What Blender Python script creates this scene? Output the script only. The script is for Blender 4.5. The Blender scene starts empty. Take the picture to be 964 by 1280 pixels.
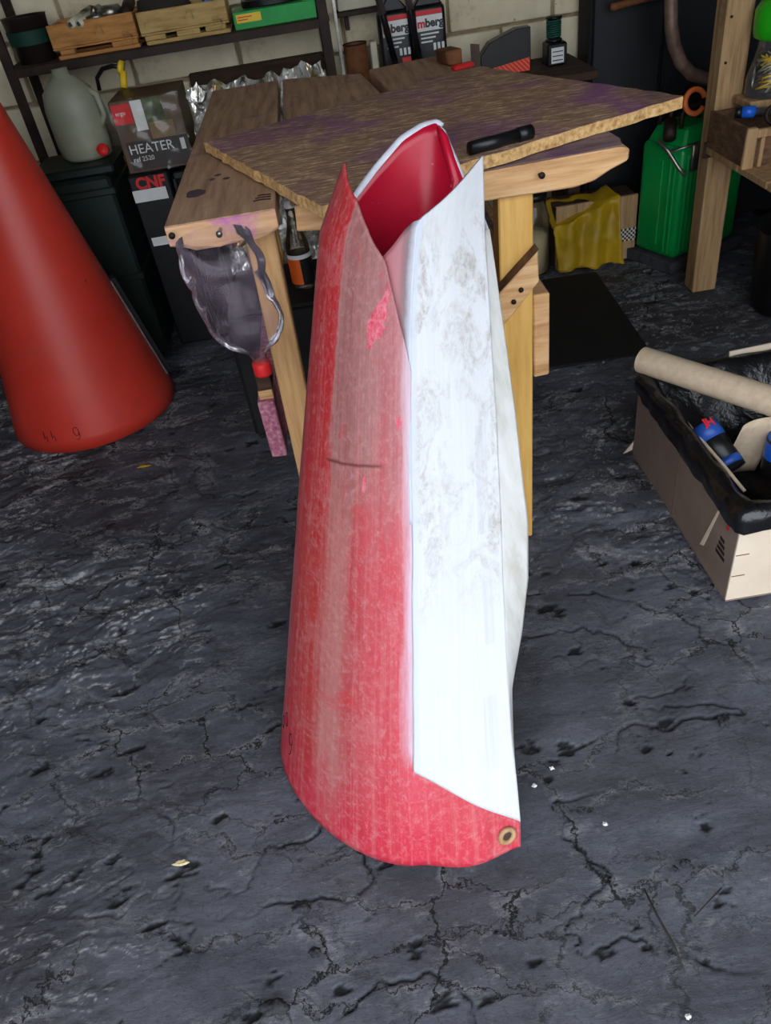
import bpy, bmesh, math, random
import numpy as np
from mathutils import Vector, Matrix, noise as mnoise

scn = bpy.context.scene
COL = scn.collection
random.seed(7)

# ------------------------------------------------------------------ camera, sky, exposure
CAM_H = 1.3
PITCH, ROLL = math.radians(39), math.radians(9.5)
sp, cp, sr, cr = math.sin(PITCH), math.cos(PITCH), math.sin(ROLL), math.cos(ROLL)
fwd = Vector((0, cp, -sp)); r0 = Vector((1, 0, 0)); d0 = Vector((0, -sp, -cp))
right = r0 * cr + d0 * sr
up = -(d0 * cr - r0 * sr)
cam_d = bpy.data.cameras.new('camera')
cam_d.sensor_fit = 'VERTICAL'; cam_d.sensor_height = 36; cam_d.sensor_width = 36
cam_d.lens = 963 / 1280 * 36
cam_d.clip_start = 0.02
cam = bpy.data.objects.new('camera', cam_d); COL.objects.link(cam)
mw = Matrix((right, up, -fwd)).transposed().to_4x4()
mw.translation = (0, 0, CAM_H)
cam.matrix_world = mw
scn.camera = cam

world = bpy.data.worlds.new('sky'); scn.world = world; world.use_nodes = True
bgn = world.node_tree.nodes['Background']
bgn.inputs[0].default_value = (0.86, 0.92, 1.0, 1); bgn.inputs[1].default_value = 2.9
scn.view_settings.view_transform = 'Standard'
scn.view_settings.look = 'None'
scn.view_settings.gamma = 1
scn.view_settings.use_curve_mapping = False
scn.view_settings.exposure = 0.42

# ------------------------------------------------------------------ helpers
def lin(c):
    return tuple(((v / 255) / 12.92 if v / 255 <= .04045 else ((v / 255 + .055) / 1.055) ** 2.4) for v in c) + (1,)

class NT:
    def __init__(s, m):
        s.t = m.node_tree; s.n = s.t.nodes; s.l = s.t.links
        s.p = s.n['Principled BSDF']; s.out = s.n['Material Output']
    def node(s, typ, **kw):
        n = s.n.new(typ)
        for k, v in kw.items(): setattr(n, k, v)
        return n
    def lk(s, a, b): s.l.new(a, b)
    def coord(s, sc=(1, 1, 1), kind='Object', rot=(0, 0, 0)):
        tc = s.node('ShaderNodeTexCoord'); mp = s.node('ShaderNodeMapping')
        mp.inputs['Scale'].default_value = sc; mp.inputs['Rotation'].default_value = rot
        s.lk(tc.outputs[kind], mp.inputs['Vector']); return mp.outputs[0]
    def noise(s, vec, scale=5, detail=6, rough=.6, dist=0):
        n = s.node('ShaderNodeTexNoise'); n.inputs['Scale'].default_value = scale
        n.inputs['Detail'].default_value = detail; n.inputs['Roughness'].default_value = rough
        n.inputs['Distortion'].default_value = dist
        s.lk(vec, n.inputs['Vector']); return n.outputs['Fac']
    def ramp(s, fac, stops, interp='LINEAR'):
        r = s.node('ShaderNodeValToRGB'); e = r.color_ramp.elements; r.color_ramp.interpolation = interp
        while len(e) < len(stops): e.new(.5)
        for i, (p, c) in enumerate(stops):
            e[i].position = p
            e[i].color = (c, c, c, 1) if isinstance(c, (int, float)) and not isinstance(c, tuple) else lin(c)
        s.lk(fac, r.inputs[0]); return r.outputs[0]
    def mix(s, fac, a, b, mode='MIX'):
        m = s.node('ShaderNodeMix', data_type='RGBA', blend_type=mode)
        for sock, v in ((m.inputs[0], fac), (m.inputs[6], a), (m.inputs[7], b)):
            if isinstance(v, (int, float)): sock.default_value = v
            elif isinstance(v, tuple): sock.default_value = lin(v)
            else: s.lk(v, sock)
        return m.outputs[2]
    def math(s, op, a, b=0, c=0, clamp=False):
        m = s.node('ShaderNodeMath', operation=op); m.use_clamp = clamp
        for i, v in enumerate((a, b, c)):
            if isinstance(v, (int, float)): m.inputs[i].default_value = v
            else: s.lk(v, m.inputs[i])
        return m.outputs[0]
    def bump(s, h, strength=.3, dist=.01, prev=None):
        b = s.node('ShaderNodeBump'); b.inputs['Strength'].default_value = strength
        b.inputs['Distance'].default_value = dist; s.lk(h, b.inputs['Height'])
        if prev is not None: s.lk(prev, b.inputs['Normal'])
        return b.outputs[0]

def newmat(name, rough=.6, metal=0, spec=.5):
    m = bpy.data.materials.new(name); m.use_nodes = True
    t = NT(m); t.p.inputs['Roughness'].default_value = rough; t.p.inputs['Metallic'].default_value = metal
    t.p.inputs['Specular IOR Level'].default_value = spec
    return m, t

def mat(name, stops, sc=(1, 1, 1), scale=6, rough=.6, metal=0, bump=.2, bdist=.004, stain=None, spec=.4, detail=6, dist=0, speck=None):
    """noise coloured material: stops = [(pos, rgb)...]; stain = (rgb, scale, lo, hi)"""
    m, t = newmat(name, rough, metal, spec)
    v = t.coord(sc)
    n = t.noise(v, scale, detail, .62, dist)
    if len(stops) == 1:
        c0 = stops[0]; stops = [(.3, tuple(x * .82 for x in c0)), (.7, c0)]
    c = t.ramp(n, stops)
    if stain:
        v2 = t.coord((1, 1, 1)); n2 = t.noise(v2, stain[1], 5, .65, .4)
        c = t.mix(t.ramp(n2, [(stain[2], 0.), (stain[3], 1.)]), c, stain[0])
    if speck:
        v3 = t.coord((1, 1, 1)); n3 = t.noise(v3, speck[1], 3, .7)
        c = t.mix(t.ramp(n3, [(speck[2], 0.), (speck[2] + .05, 1.)]), c, speck[0])
    t.lk(c, t.p.inputs['Base Color'])
    if bump: t.lk(t.bump(n, bump, bdist), t.p.inputs['Normal'])
    return m

def base_of(vs):
    a = np.array(vs); return Vector(((a[:, 0].min() + a[:, 0].max()) / 2, (a[:, 1].min() + a[:, 1].max()) / 2, a[:, 2].min()))

class Thing:
    """an Empty at the base of a thing; parts are given in room coordinates"""
    def __init__(s, name, label, cat, loc, group=None):
        s.o = bpy.data.objects.new(name, None); s.o.empty_display_size = .05
        COL.objects.link(s.o); s.o.location = loc; s.loc = Vector(loc)
        s.o['label'] = label; s.o['category'] = cat
        if group: s.o['group'] = group

def mk(name, geo, material, parent=None, smooth=False, label=None, cat=None, group=None, kind=None, solid=None, uv=None):
    """geo=(verts,faces) in room coordinates -> one mesh object; parent = Thing or (object, worldloc)"""
    vs, fs = geo
    if parent is None: org = base_of(vs)
    elif isinstance(parent, Thing): org = parent.loc
    else: org = Vector(parent['_w'])
    me = bpy.data.meshes.new(name)
    me.from_pydata([tuple(Vector(v) - org) for v in vs], [], fs)
    if isinstance(material, (list, tuple)):
        for x in material: me.materials.append(x)
    else: me.materials.append(material)
    if smooth: me.polygons.foreach_set('use_smooth', [True] * len(me.polygons))
    if uv is not None:
        l = me.uv_layers.new(name='UVMap')
        idx = np.zeros(len(me.loops), dtype=np.int32); me.loops.foreach_get('vertex_index', idx)
        l.data.foreach_set('uv', np.array(uv)[idx].astype(np.float32).ravel())
    me.validate(); me.update()
    o = bpy.data.objects.new(name, me); COL.objects.link(o)
    if parent is None: o.location = org
    elif isinstance(parent, Thing): o.parent = parent.o
    else: o.parent = parent
    o['_w'] = tuple(org)
    if label: o['label'] = label
    if cat: o['category'] = cat
    if group: o['group'] = group
    if kind: o['kind'] = kind
    if solid:
        md = o.modifiers.new('thickness', 'SOLIDIFY'); md.thickness = solid if isinstance(solid, float) else solid[0]
        md.offset = -1
        if not isinstance(solid, float):
            md.material_offset = solid[1]; md.material_offset_rim = solid[2]
    return o

def copy_part(src, parent, loc, rot=None, scale=None):
    """copy of a piece, sharing its mesh; loc relative to the parent"""
    c = src.copy(); COL.objects.link(c); c.parent = parent; c.location = loc
    if rot: c.rotation_euler = rot
    if scale: c.scale = scale
    return c

def join(*gs):
    V, F = [], []
    for v, f in gs:
        k = len(V); V += [tuple(x) for x in v]; F += [tuple(i + k for i in q) for q in f]
    return V, F

def xf(geo, m):
    return [tuple(m @ Vector(v)) for v in geo[0]], geo[1]

def bm_geo(bm):
    bm.verts.index_update()
    g = [tuple(v.co) for v in bm.verts], [tuple(v.index for v in f.verts) for f in bm.faces]
    bm.free(); return g

def box(x0, x1, y0, y1, z0, z1, bev=.003, rot=0, jit=0, seg=1):
    bm = bmesh.new(); bmesh.ops.create_cube(bm, size=1)
    c = Vector(((x0 + x1) / 2, (y0 + y1) / 2, (z0 + z1) / 2)); d = (x1 - x0, y1 - y0, z1 - z0)
    for v in bm.verts: v.co = Vector((v.co.x * d[0], v.co.y * d[1], v.co.z * d[2]))
    if jit:
        for v in bm.verts: v.co += Vector([random.uniform(-jit, jit) for _ in range(3)])
    if bev: bmesh.ops.bevel(bm, geom=bm.edges[:], offset=min(bev, min(d) * .4), segments=seg, affect='EDGES', profile=.5)
    R = Matrix.Rotation(rot, 3, 'Z')
    for v in bm.verts: v.co = R @ v.co + c
    return bm_geo(bm)

def beam(a, b, w, h, upv=(0, 0, 1), bev=.003, jit=0):
    """box along a->b, w across, h along up"""
    a, b = Vector(a), Vector(b); d = b - a; L = d.length; d.normalize()
    s = d.cross(Vector(upv)).normalized(); u = s.cross(d)
    m = Matrix((d, s, u)).transposed().to_4x4(); m.translation = (a + b) / 2
    return xf(box(-L / 2, L / 2, -w / 2, w / 2, -h / 2, h / 2, bev, 0, jit), m)

def prism(poly, ext, bev=0):
    """polygon (3-D points) extruded by vector"""
    n = len(poly); e = Vector(ext)
    V = [tuple(Vector(p)) for p in poly] + [tuple(Vector(p) + e) for p in poly]
    F = [tuple(range(n - 1, -1, -1)), tuple(range(n, 2 * n))] + [(i, (i + 1) % n, n + (i + 1) % n, n + i) for i in range(n)]
    bm = bmesh.new(); bv = [bm.verts.new(v) for v in V]
    for f in F: bm.faces.new([bv[i] for i in f])
    bmesh.ops.recalc_face_normals(bm, faces=bm.faces[:])
    if bev: bmesh.ops.bevel(bm, geom=bm.edges[:], offset=bev, segments=1, affect='EDGES')
    return bm_geo(bm)

def tube(path, r, n=10, closed=False, cap=True):
    P = [Vector(p) for p in path]; V, F = [], []
    prev = None; m = len(P)
    for i, p in enumerate(P):
        if closed: d = P[(i + 1) % m] - P[i - 1]
        else: d = P[min(i + 1, m - 1)] - P[max(i - 1, 0)]
        d.normalize()
        a = prev if prev is not None else (Vector((0, 0, 1)) if abs(d.z) < .9 else Vector((1, 0, 0)))
        s = (a - d * a.dot(d)).normalized(); prev = s; t = d.cross(s)
        rr = r[i] if isinstance(r, (list, tuple)) else r
        for k in range(n):
            q = 2 * math.pi * k / n; V.append(tuple(p + (s * math.cos(q) + t * math.sin(q)) * rr))
    for i in range(m if closed else m - 1):
        j = (i + 1) % m
        for k in range(n): F.append((i * n + k, i * n + (k + 1) % n, j * n + (k + 1) % n, j * n + k))
    if cap and not closed: F += [tuple(range(n - 1, -1, -1)), tuple(range((m - 1) * n, m * n))]
    return V, F

def lathe(prof, c=(0, 0, 0), n=28, cap=True, sx=1, sy=1):
    """prof: (r,z) list bottom to top about a vertical axis"""
    V, F = [], []; c = Vector(c)
    for r, z in prof:
        for k in range(n):
            q = 2 * math.pi * k / n; V.append((c.x + r * sx * math.cos(q), c.y + r * sy * math.sin(q), c.z + z))
    for i in range(len(prof) - 1):
        for k in range(n): F.append((i * n + k, i * n + (k + 1) % n, (i + 1) * n + (k + 1) % n, (i + 1) * n + k))
    if cap:
        F.append(tuple(range(n - 1, -1, -1))); F.append(tuple(range((len(prof) - 1) * n, len(prof) * n)))
    return V, F

def grid(fn, nu, nv):
    V = [tuple(fn(i / nu, j / nv)) for j in range(nv + 1) for i in range(nu + 1)]
    F = [(j * (nu + 1) + i, j * (nu + 1) + i + 1, (j + 1) * (nu + 1) + i + 1, (j + 1) * (nu + 1) + i) for j in range(nv) for i in range(nu)]
    return V, F

def crumple(geo, amp, freq, seed=0, oct=3):
    o = Vector((seed * 7.3, seed * 3.1, seed * 1.7))
    V = []
    for v in geo[0]:
        q = Vector(v) * freq + o; d = Vector((0, 0, 0)); a = 1
        for k in range(oct):
            d += mnoise.noise_vector(q) * a; q = q * 2.1; a *= .5
        V.append(tuple(Vector(v) + d * amp))
    return V, geo[1]

def rot_about(geo, c, axis, ang):
    m = Matrix.Translation(c) @ Matrix.Rotation(ang, 4, axis) @ Matrix.Translation(-Vector(c))
    return xf(geo, m)

def text_geo(s, size, org, xdir=(1, 0, 0), updir=(0, 0, 1), depth=.0006, bold=0):
    cu = bpy.data.curves.new('txt', 'FONT'); cu.body = s; cu.size = size; cu.extrude = depth; cu.offset = bold
    cu.resolution_u = 3
    o = bpy.data.objects.new('txt', cu); COL.objects.link(o)
    dg = bpy.context.evaluated_depsgraph_get(); me = bpy.data.meshes.new_from_object(o.evaluated_get(dg))
    x = Vector(xdir).normalized(); u = Vector(updir).normalized(); n = x.cross(u)
    m = Matrix((x, u, n)).transposed().to_4x4(); m.translation = Vector(org)
    g = [tuple(m @ v.co) for v in me.vertices], [tuple(p.vertices) for p in me.polygons]
    bpy.data.objects.remove(o); bpy.data.curves.remove(cu); bpy.data.meshes.remove(me)
    return g

def interp(tab, z):
    if z <= tab[0][0]:
        a, b = tab[0], tab[1]
    elif z >= tab[-1][0]:
        a, b = tab[-2], tab[-1]
    else:
        for a, b in zip(tab, tab[1:]):
            if a[0] <= z <= b[0]: break
    t = (z - a[0]) / (b[0] - a[0])
    return tuple(p + (q - p) * t for p, q in zip(a[1:], b[1:]))

# ------------------------------------------------------------------ materials
WOOD = mat('old_bench_wood', [(.25, (118, 90, 70)), (.5, (164, 128, 100)), (.75, (192, 156, 124))], (14, 1.2, 8), 4, .8, 0, .35, .003, ((112, 72, 104), 7, .58, .76))
WOODX = mat('pale_sawn_wood', [(.25, (164, 118, 76)), (.5, (206, 160, 110)), (.75, (226, 188, 142))], (1.5, 14, 16), 4, .75, 0, .2, .002, ((110, 66, 92), 9, .66, .82))
ENDP = mat('purple_dusted_end_grain', [(.25, (170, 124, 92)), (.5, (206, 162, 122)), (.75, (226, 188, 148))], (1.5, 14, 16), 4, .75, 0, .2, .002, ((184, 104, 168), 11, .46, .62))
WOODTOP = mat('stained_wood_top', [(.25, (84, 64, 68)), (.5, (122, 98, 102)), (.75, (148, 124, 120))], (3, 9, 9), 5, .8, 0, .3, .003, ((92, 46, 108), 8, .5, .7))
WOODY = mat('yellow_painted_wood', [(.25, (196, 146, 66)), (.6, (220, 172, 92)), (.8, (232, 190, 116))], (14, 14, 1.2), 4, .55, 0, .1, .002)
WOODL = mat('raw_leg_wood', [(.25, (176, 128, 78)), (.55, (214, 166, 112)), (.8, (228, 186, 134))], (16, 16, 1.4), 4, .65, 0, .15, .002)
WOODP = mat('purple_sprayed_wood', [(.3, (128, 60, 92)), (.5, (176, 104, 128)), (.7, (214, 164, 160))], (1, 1, 1), 90, .8, 0, .2, .002)
WOODPOST = mat('grey_brown_post_wood', [(.25, (118, 90, 60)), (.5, (166, 132, 92)), (.75, (190, 158, 116))], (14, 14, 1.2), 4, .75, 0, .25, .003, ((58, 44, 36), 4, .6, .78))
WOODDK = mat('dark_old_wood', [(.25, (34, 24, 18)), (.6, (66, 46, 34)), (.8, (92, 66, 48))], (2, 12, 12), 4, .85, 0, .3, .003)
WOODCR = mat('orange_crate_wood', [(.25, (122, 78, 38)), (.5, (176, 120, 62)), (.75, (198, 144, 82))], (2.5, 14, 16), 4, .75, 0, .25, .002, ((52, 38, 28), 12, .62, .74))
WOODCR2 = mat('yellow_crate_wood', [(.25, (134, 104, 58)), (.5, (178, 146, 88)), (.75, (198, 168, 110))], (2.5, 14, 16), 4, .75, 0, .25, .002, ((58, 44, 32), 12, .62, .74))
WOODDR = mat('brown_drawer_wood', [(.25, (58, 40, 28)), (.5, (100, 72, 50)), (.75, (132, 98, 70))], (4, 4, 12), 5, .8, 0, .3, .003)
STEELDK = mat('dark_rusty_steel', [(.3, (30, 22, 18)), (.6, (52, 38, 30)), (.8, (84, 58, 42))], (1, 1, 1), 18, .6, .4, .2, .002)
STEEL = mat('worn_steel', [(.3, (120, 116, 108)), (.7, (176, 172, 164))], (1, 1, 1), 20, .35, .9, .1, .001)
RUSTPIPE = mat('rusty_pipe', [(.3, (92, 70, 60)), (.6, (136, 110, 96)), (.8, (160, 140, 126))], (1, 1, 1), 14, .5, .4, .2, .002)
RUST = mat('rust', [(.3, (80, 46, 24)), (.6, (122, 76, 40)), (.8, (150, 102, 58))], (1, 1, 1), 16, .8, .1, .3, .003)
BLACK = mat('black_plastic', [(.3, (14, 14, 15)), (.7, (28, 28, 30))], (1, 1, 1), 12, .35, 0, .05, .001)
BLACKM = mat('black_matt', [(.3, (10, 10, 11)), (.7, (22, 21, 22))], (1, 1, 1), 9, .8, 0, .1, .002)
DKGREEN = mat('dark_green_paint', [(.3, (12, 22, 18)), (.7, (22, 38, 32))], (1, 1, 1), 6, .5, 0, .1, .002)
BAGBLK = mat('black_bin_liner', [(.3, (10, 10, 12)), (.7, (26, 26, 29))], (1, 1, 1), 13, .25, 0, .3, .02, spec=.6, dist=.3, detail=4)
CARD = mat('shade_toned_cardboard', [(.3, (112, 94, 84)), (.7, (136, 117, 104))], (1, 1, 1), 5, .8, 0, .05, .001)  # shade on the carton's side wall is mixed into this brown
CARDL = mat('pale_cardboard', [(.3, (204, 186, 164)), (.7, (222, 206, 184))], (1, 1, 1), 5, .8, 0, .05, .001)
CARDT = mat('cardboard_tube_paper', [(.3, (186, 164, 138)), (.7, (206, 186, 160))], (1, 1, 1), 60, .7, 0, .05, .001)
GREENJ = mat('green_enamel', [(.3, (0, 126, 56)), (.7, (6, 152, 70))], (1, 1, 1), 5, .32, 0, .05, .002)
GREENB = mat('bright_green_plastic', [(.3, (26, 150, 20)), (.7, (44, 180, 30))], (1, 1, 1), 4, .25, 0, 0)
GREENBOX = mat('green_card', [(.3, (0, 132, 52)), (.7, (10, 160, 66))], (1, 1, 1), 6, .5, 0, 0)
YELLOWP = mat('yellow_print', [(.3, (224, 182, 30)), (.7, (240, 204, 50))], (1, 1, 1), 8, .5, 0, 0)
YELLOWBAG = mat('yellow_bag_fabric', [(.3, (150, 118, 10)), (.7, (190, 154, 22))], (1, 1, 1), 9, .5, 0, .2, .004)
WHITEPL = mat('white_plastic', [(.3, (176, 170, 146)), (.7, (204, 198, 174))], (1, 1, 1), 6, .5, 0, .05, .002)
JUGPL = mat('cloudy_jug_plastic', [(.3, (120, 122, 104)), (.7, (150, 150, 128))], (1, 1, 1), 5, .45, 0, .05, .002)
WHITE = mat('white_print', [(.3, (206, 206, 204)), (.7, (226, 226, 224))], (1, 1, 1), 8, .55, 0, 0)
REDP = mat('red_print', [(.3, (196, 28, 30)), (.7, (214, 40, 40))], (1, 1, 1), 8, .5, 0, 0)
ORANGE = mat('orange_print', [(.3, (214, 86, 20)), (.7, (230, 104, 32))], (1, 1, 1), 8, .5, 0, 0)
ORANGEP = mat('orange_plastic', [(.3, (206, 96, 44)), (.7, (224, 116, 60))], (1, 1, 1), 8, .45, 0, 0)
BLUEP = mat('blue_plastic', [(.3, (20, 84, 190)), (.7, (40, 110, 220))], (1, 1, 1), 8, .35, 0, 0)
DKTEAL = mat('dim_teal', [(.3, (8, 44, 36)), (.7, (14, 60, 48))], (1, 1, 1), 14, .7, 0, 0)
BLUEDK = mat('blue_can_print', [(.3, (22, 62, 138)), (.7, (40, 86, 170))], (1, 1, 1), 20, .4, 0, 0)
TEAL = mat('teal_cloth', [(.3, (12, 66, 54)), (.7, (24, 92, 76))], (1, 1, 1), 14, .7, 0, .2, .003)
INK = mat('ink', [(.3, (28, 10, 12)), (.7, (40, 14, 16))], (1, 1, 1), 8, .7, 0, 0)
CHIP = None
PINKR = mat('pinkish_rust', [(.3, (96, 62, 58)), (.7, (150, 106, 98))], (1, 1, 1), 14, .6, .2, .2, .002)
PEBBLE = mat('black_grit', [(.3, (16, 16, 18)), (.7, (56, 56, 62))], (1, 1, 1), 160, .8, 0, .4, .004)
TWIG = mat('dark_twig', [(.3, (30, 26, 24)), (.7, (52, 46, 42))], (1, 1, 1), 60, .8, 0, .4, .002)
CREAMCHIP = mat('cream_wood_chip', [(.3, (190, 176, 130)), (.7, (214, 200, 156))], (1, 1, 1), 30, .8, 0, .1, .001)
WALLP = mat('limewashed_block', [(.28, (150, 132, 104)), (.42, (216, 202, 170)), (.7, (236, 226, 200))], (1, 1, 1), 5, .85, 0, .35, .006, ((128, 104, 76), 3, .62, .82), speck=((92, 80, 64), 28, .68))
MORTAR = mat('limewashed_mortar', [(.3, (120, 104, 80)), (.7, (168, 152, 122))], (1, 1, 1), 14, .9, 0, .4, .006)
DARKWALL = mat('dark_wall', [(.3, (34, 30, 27)), (.7, (58, 52, 46))], (1, 1, 1), 5, .9, 0, .3, .006)  # plain dark brown-grey noise colour

def chipboard():
    m, t = newmat('chipboard', .8)
    v = t.coord((5, 26, 20), rot=(0, 0, math.radians(-22)))
    n = t.noise(v, 6, 8, .7, .3)
    c = t.ramp(n, [(.30, (76, 54, 44)), (.43, (136, 102, 82)), (.55, (164, 128, 100)), (.6, (216, 184, 138)), (.72, (230, 200, 156))])
    v2 = t.coord((1, 1, 1)); n2 = t.noise(v2, 4.5, 6, .7, .6)
    c = t.mix(t.ramp(n2, [(.48, 0.), (.66, .7)]), c, (124, 62, 130))
    n3 = t.noise(v2, 3, 4, .6); c = t.mix(t.ramp(n3, [(.57, 0.), (.72, .55)]), c, (70, 48, 50))
    t.lk(c, t.p.inputs['Base Color']); t.lk(t.bump(n, .7, .004), t.p.inputs['Normal']); return m
CHIP = chipboard()
CHIPEDGE = mat('chipboard_edge', [(.3, (150, 110, 62)), (.5, (204, 162, 104)), (.7, (226, 190, 136))], (20, 20, 20), 5, .85, 0, .6, .004)

def clear_mat(name, tint, body=.06, dust=None, ior=1.45):
    m, t = newmat(name, .08); t.n.remove(t.p)
    tr = t.node('ShaderNodeBsdfTransparent'); tr.inputs[0].default_value = tint
    gl = t.node('ShaderNodeBsdfGlossy'); gl.inputs['Roughness'].default_value = .1
    fr = t.node('ShaderNodeFresnel'); fr.inputs[0].default_value = ior
    v = t.coord((1, 1, 1)); n = t.noise(v, 14, 2, .5, .3); b = t.bump(n, .3, .01)
    t.lk(b, gl.inputs['Normal']); t.lk(b, fr.inputs['Normal'])
    mx = t.node('ShaderNodeMixShader'); t.lk(fr.outputs[0], mx.inputs[0]); t.lk(tr.outputs[0], mx.inputs[1]); t.lk(gl.outputs[0], mx.inputs[2])
    df = t.node('ShaderNodeBsdfDiffuse'); df.inputs[0].default_value = lin(dust or (200, 200, 200))
    mx2 = t.node('ShaderNodeMixShader'); n2 = t.noise(v, 9, 5, .65, .3)
    t.lk(t.math('MULTIPLY', t.ramp(n2, [(.35, .1), (.7, 1.)]), body), mx2.inputs[0])
    t.lk(mx.outputs[0], mx2.inputs[1]); t.lk(df.outputs[0], mx2.inputs[2]); t.lk(mx2.outputs[0], t.out.inputs[0])
    return m
PET = clear_mat('dusty_clear_plastic', (.985, .97, .985, 1), .13, (198, 176, 196), 1.3)
GLASS = clear_mat('clear_jar_plastic', (.95, .95, .93, 1), .1)
FILM = clear_mat('clear_film', (.97, .97, .96, 1), .015)
GLASSB = clear_mat('clear_bottle_plastic', (.9, .85, .75, 1), .12, (200, 180, 150))

def foil_mat():
    m, t = newmat('printed_foil', .22, .6)
    v = t.coord((9, 6, 2.6)); n = t.noise(v, 5, 2, .5, .8)
    c = t.ramp(n, [(.34, (120, 116, 106)), (.5, (224, 222, 214)), (.62, (250, 250, 246))])  # bright and grey pleat reflections painted into the foil colour
    v2 = t.coord((1, 1, .6)); n2 = t.noise(v2, 12, 3, .6)
    c = t.mix(t.ramp(n2, [(.58, 0.), (.62, .8)]), c, (150, 140, 40))
    n3 = t.noise(t.coord((1.2, 1, .8)), 9, 3, .6); c = t.mix(t.ramp(n3, [(.64, 0.), (.68, .7)]), c, (190, 70, 60))
    t.lk(c, t.p.inputs['Base Color']); t.lk(t.bump(n, .5, .02), t.p.inputs['Normal']); return m
FOIL = foil_mat()

def check_mat():
    m, t = newmat('checked_fabric', .7)
    ch = t.node('ShaderNodeTexChecker'); ch.inputs['Scale'].default_value = 1; t.lk(t.coord((120, 120, 120)), ch.inputs[0])
    ch.inputs[1].default_value = lin((200, 194, 180)); ch.inputs[2].default_value = lin((26, 26, 26))
    t.lk(ch.outputs[0], t.p.inputs['Base Color']); return m
CHECK = check_mat()

def stripe_mat():
    m, t = newmat('orange_striped_card', .5)
    w = t.node('ShaderNodeTexWave', wave_type='BANDS', bands_direction='DIAGONAL'); w.inputs['Scale'].default_value = 38
    t.lk(t.coord((1, 0, 1)), w.inputs['Vector'])
    t.lk(t.ramp(w.outputs['Fac'], [(.35, (206, 38, 14)), (.6, (240, 96, 60))]), t.p.inputs['Base Color']); return m
STRIPE = stripe_mat()

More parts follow.
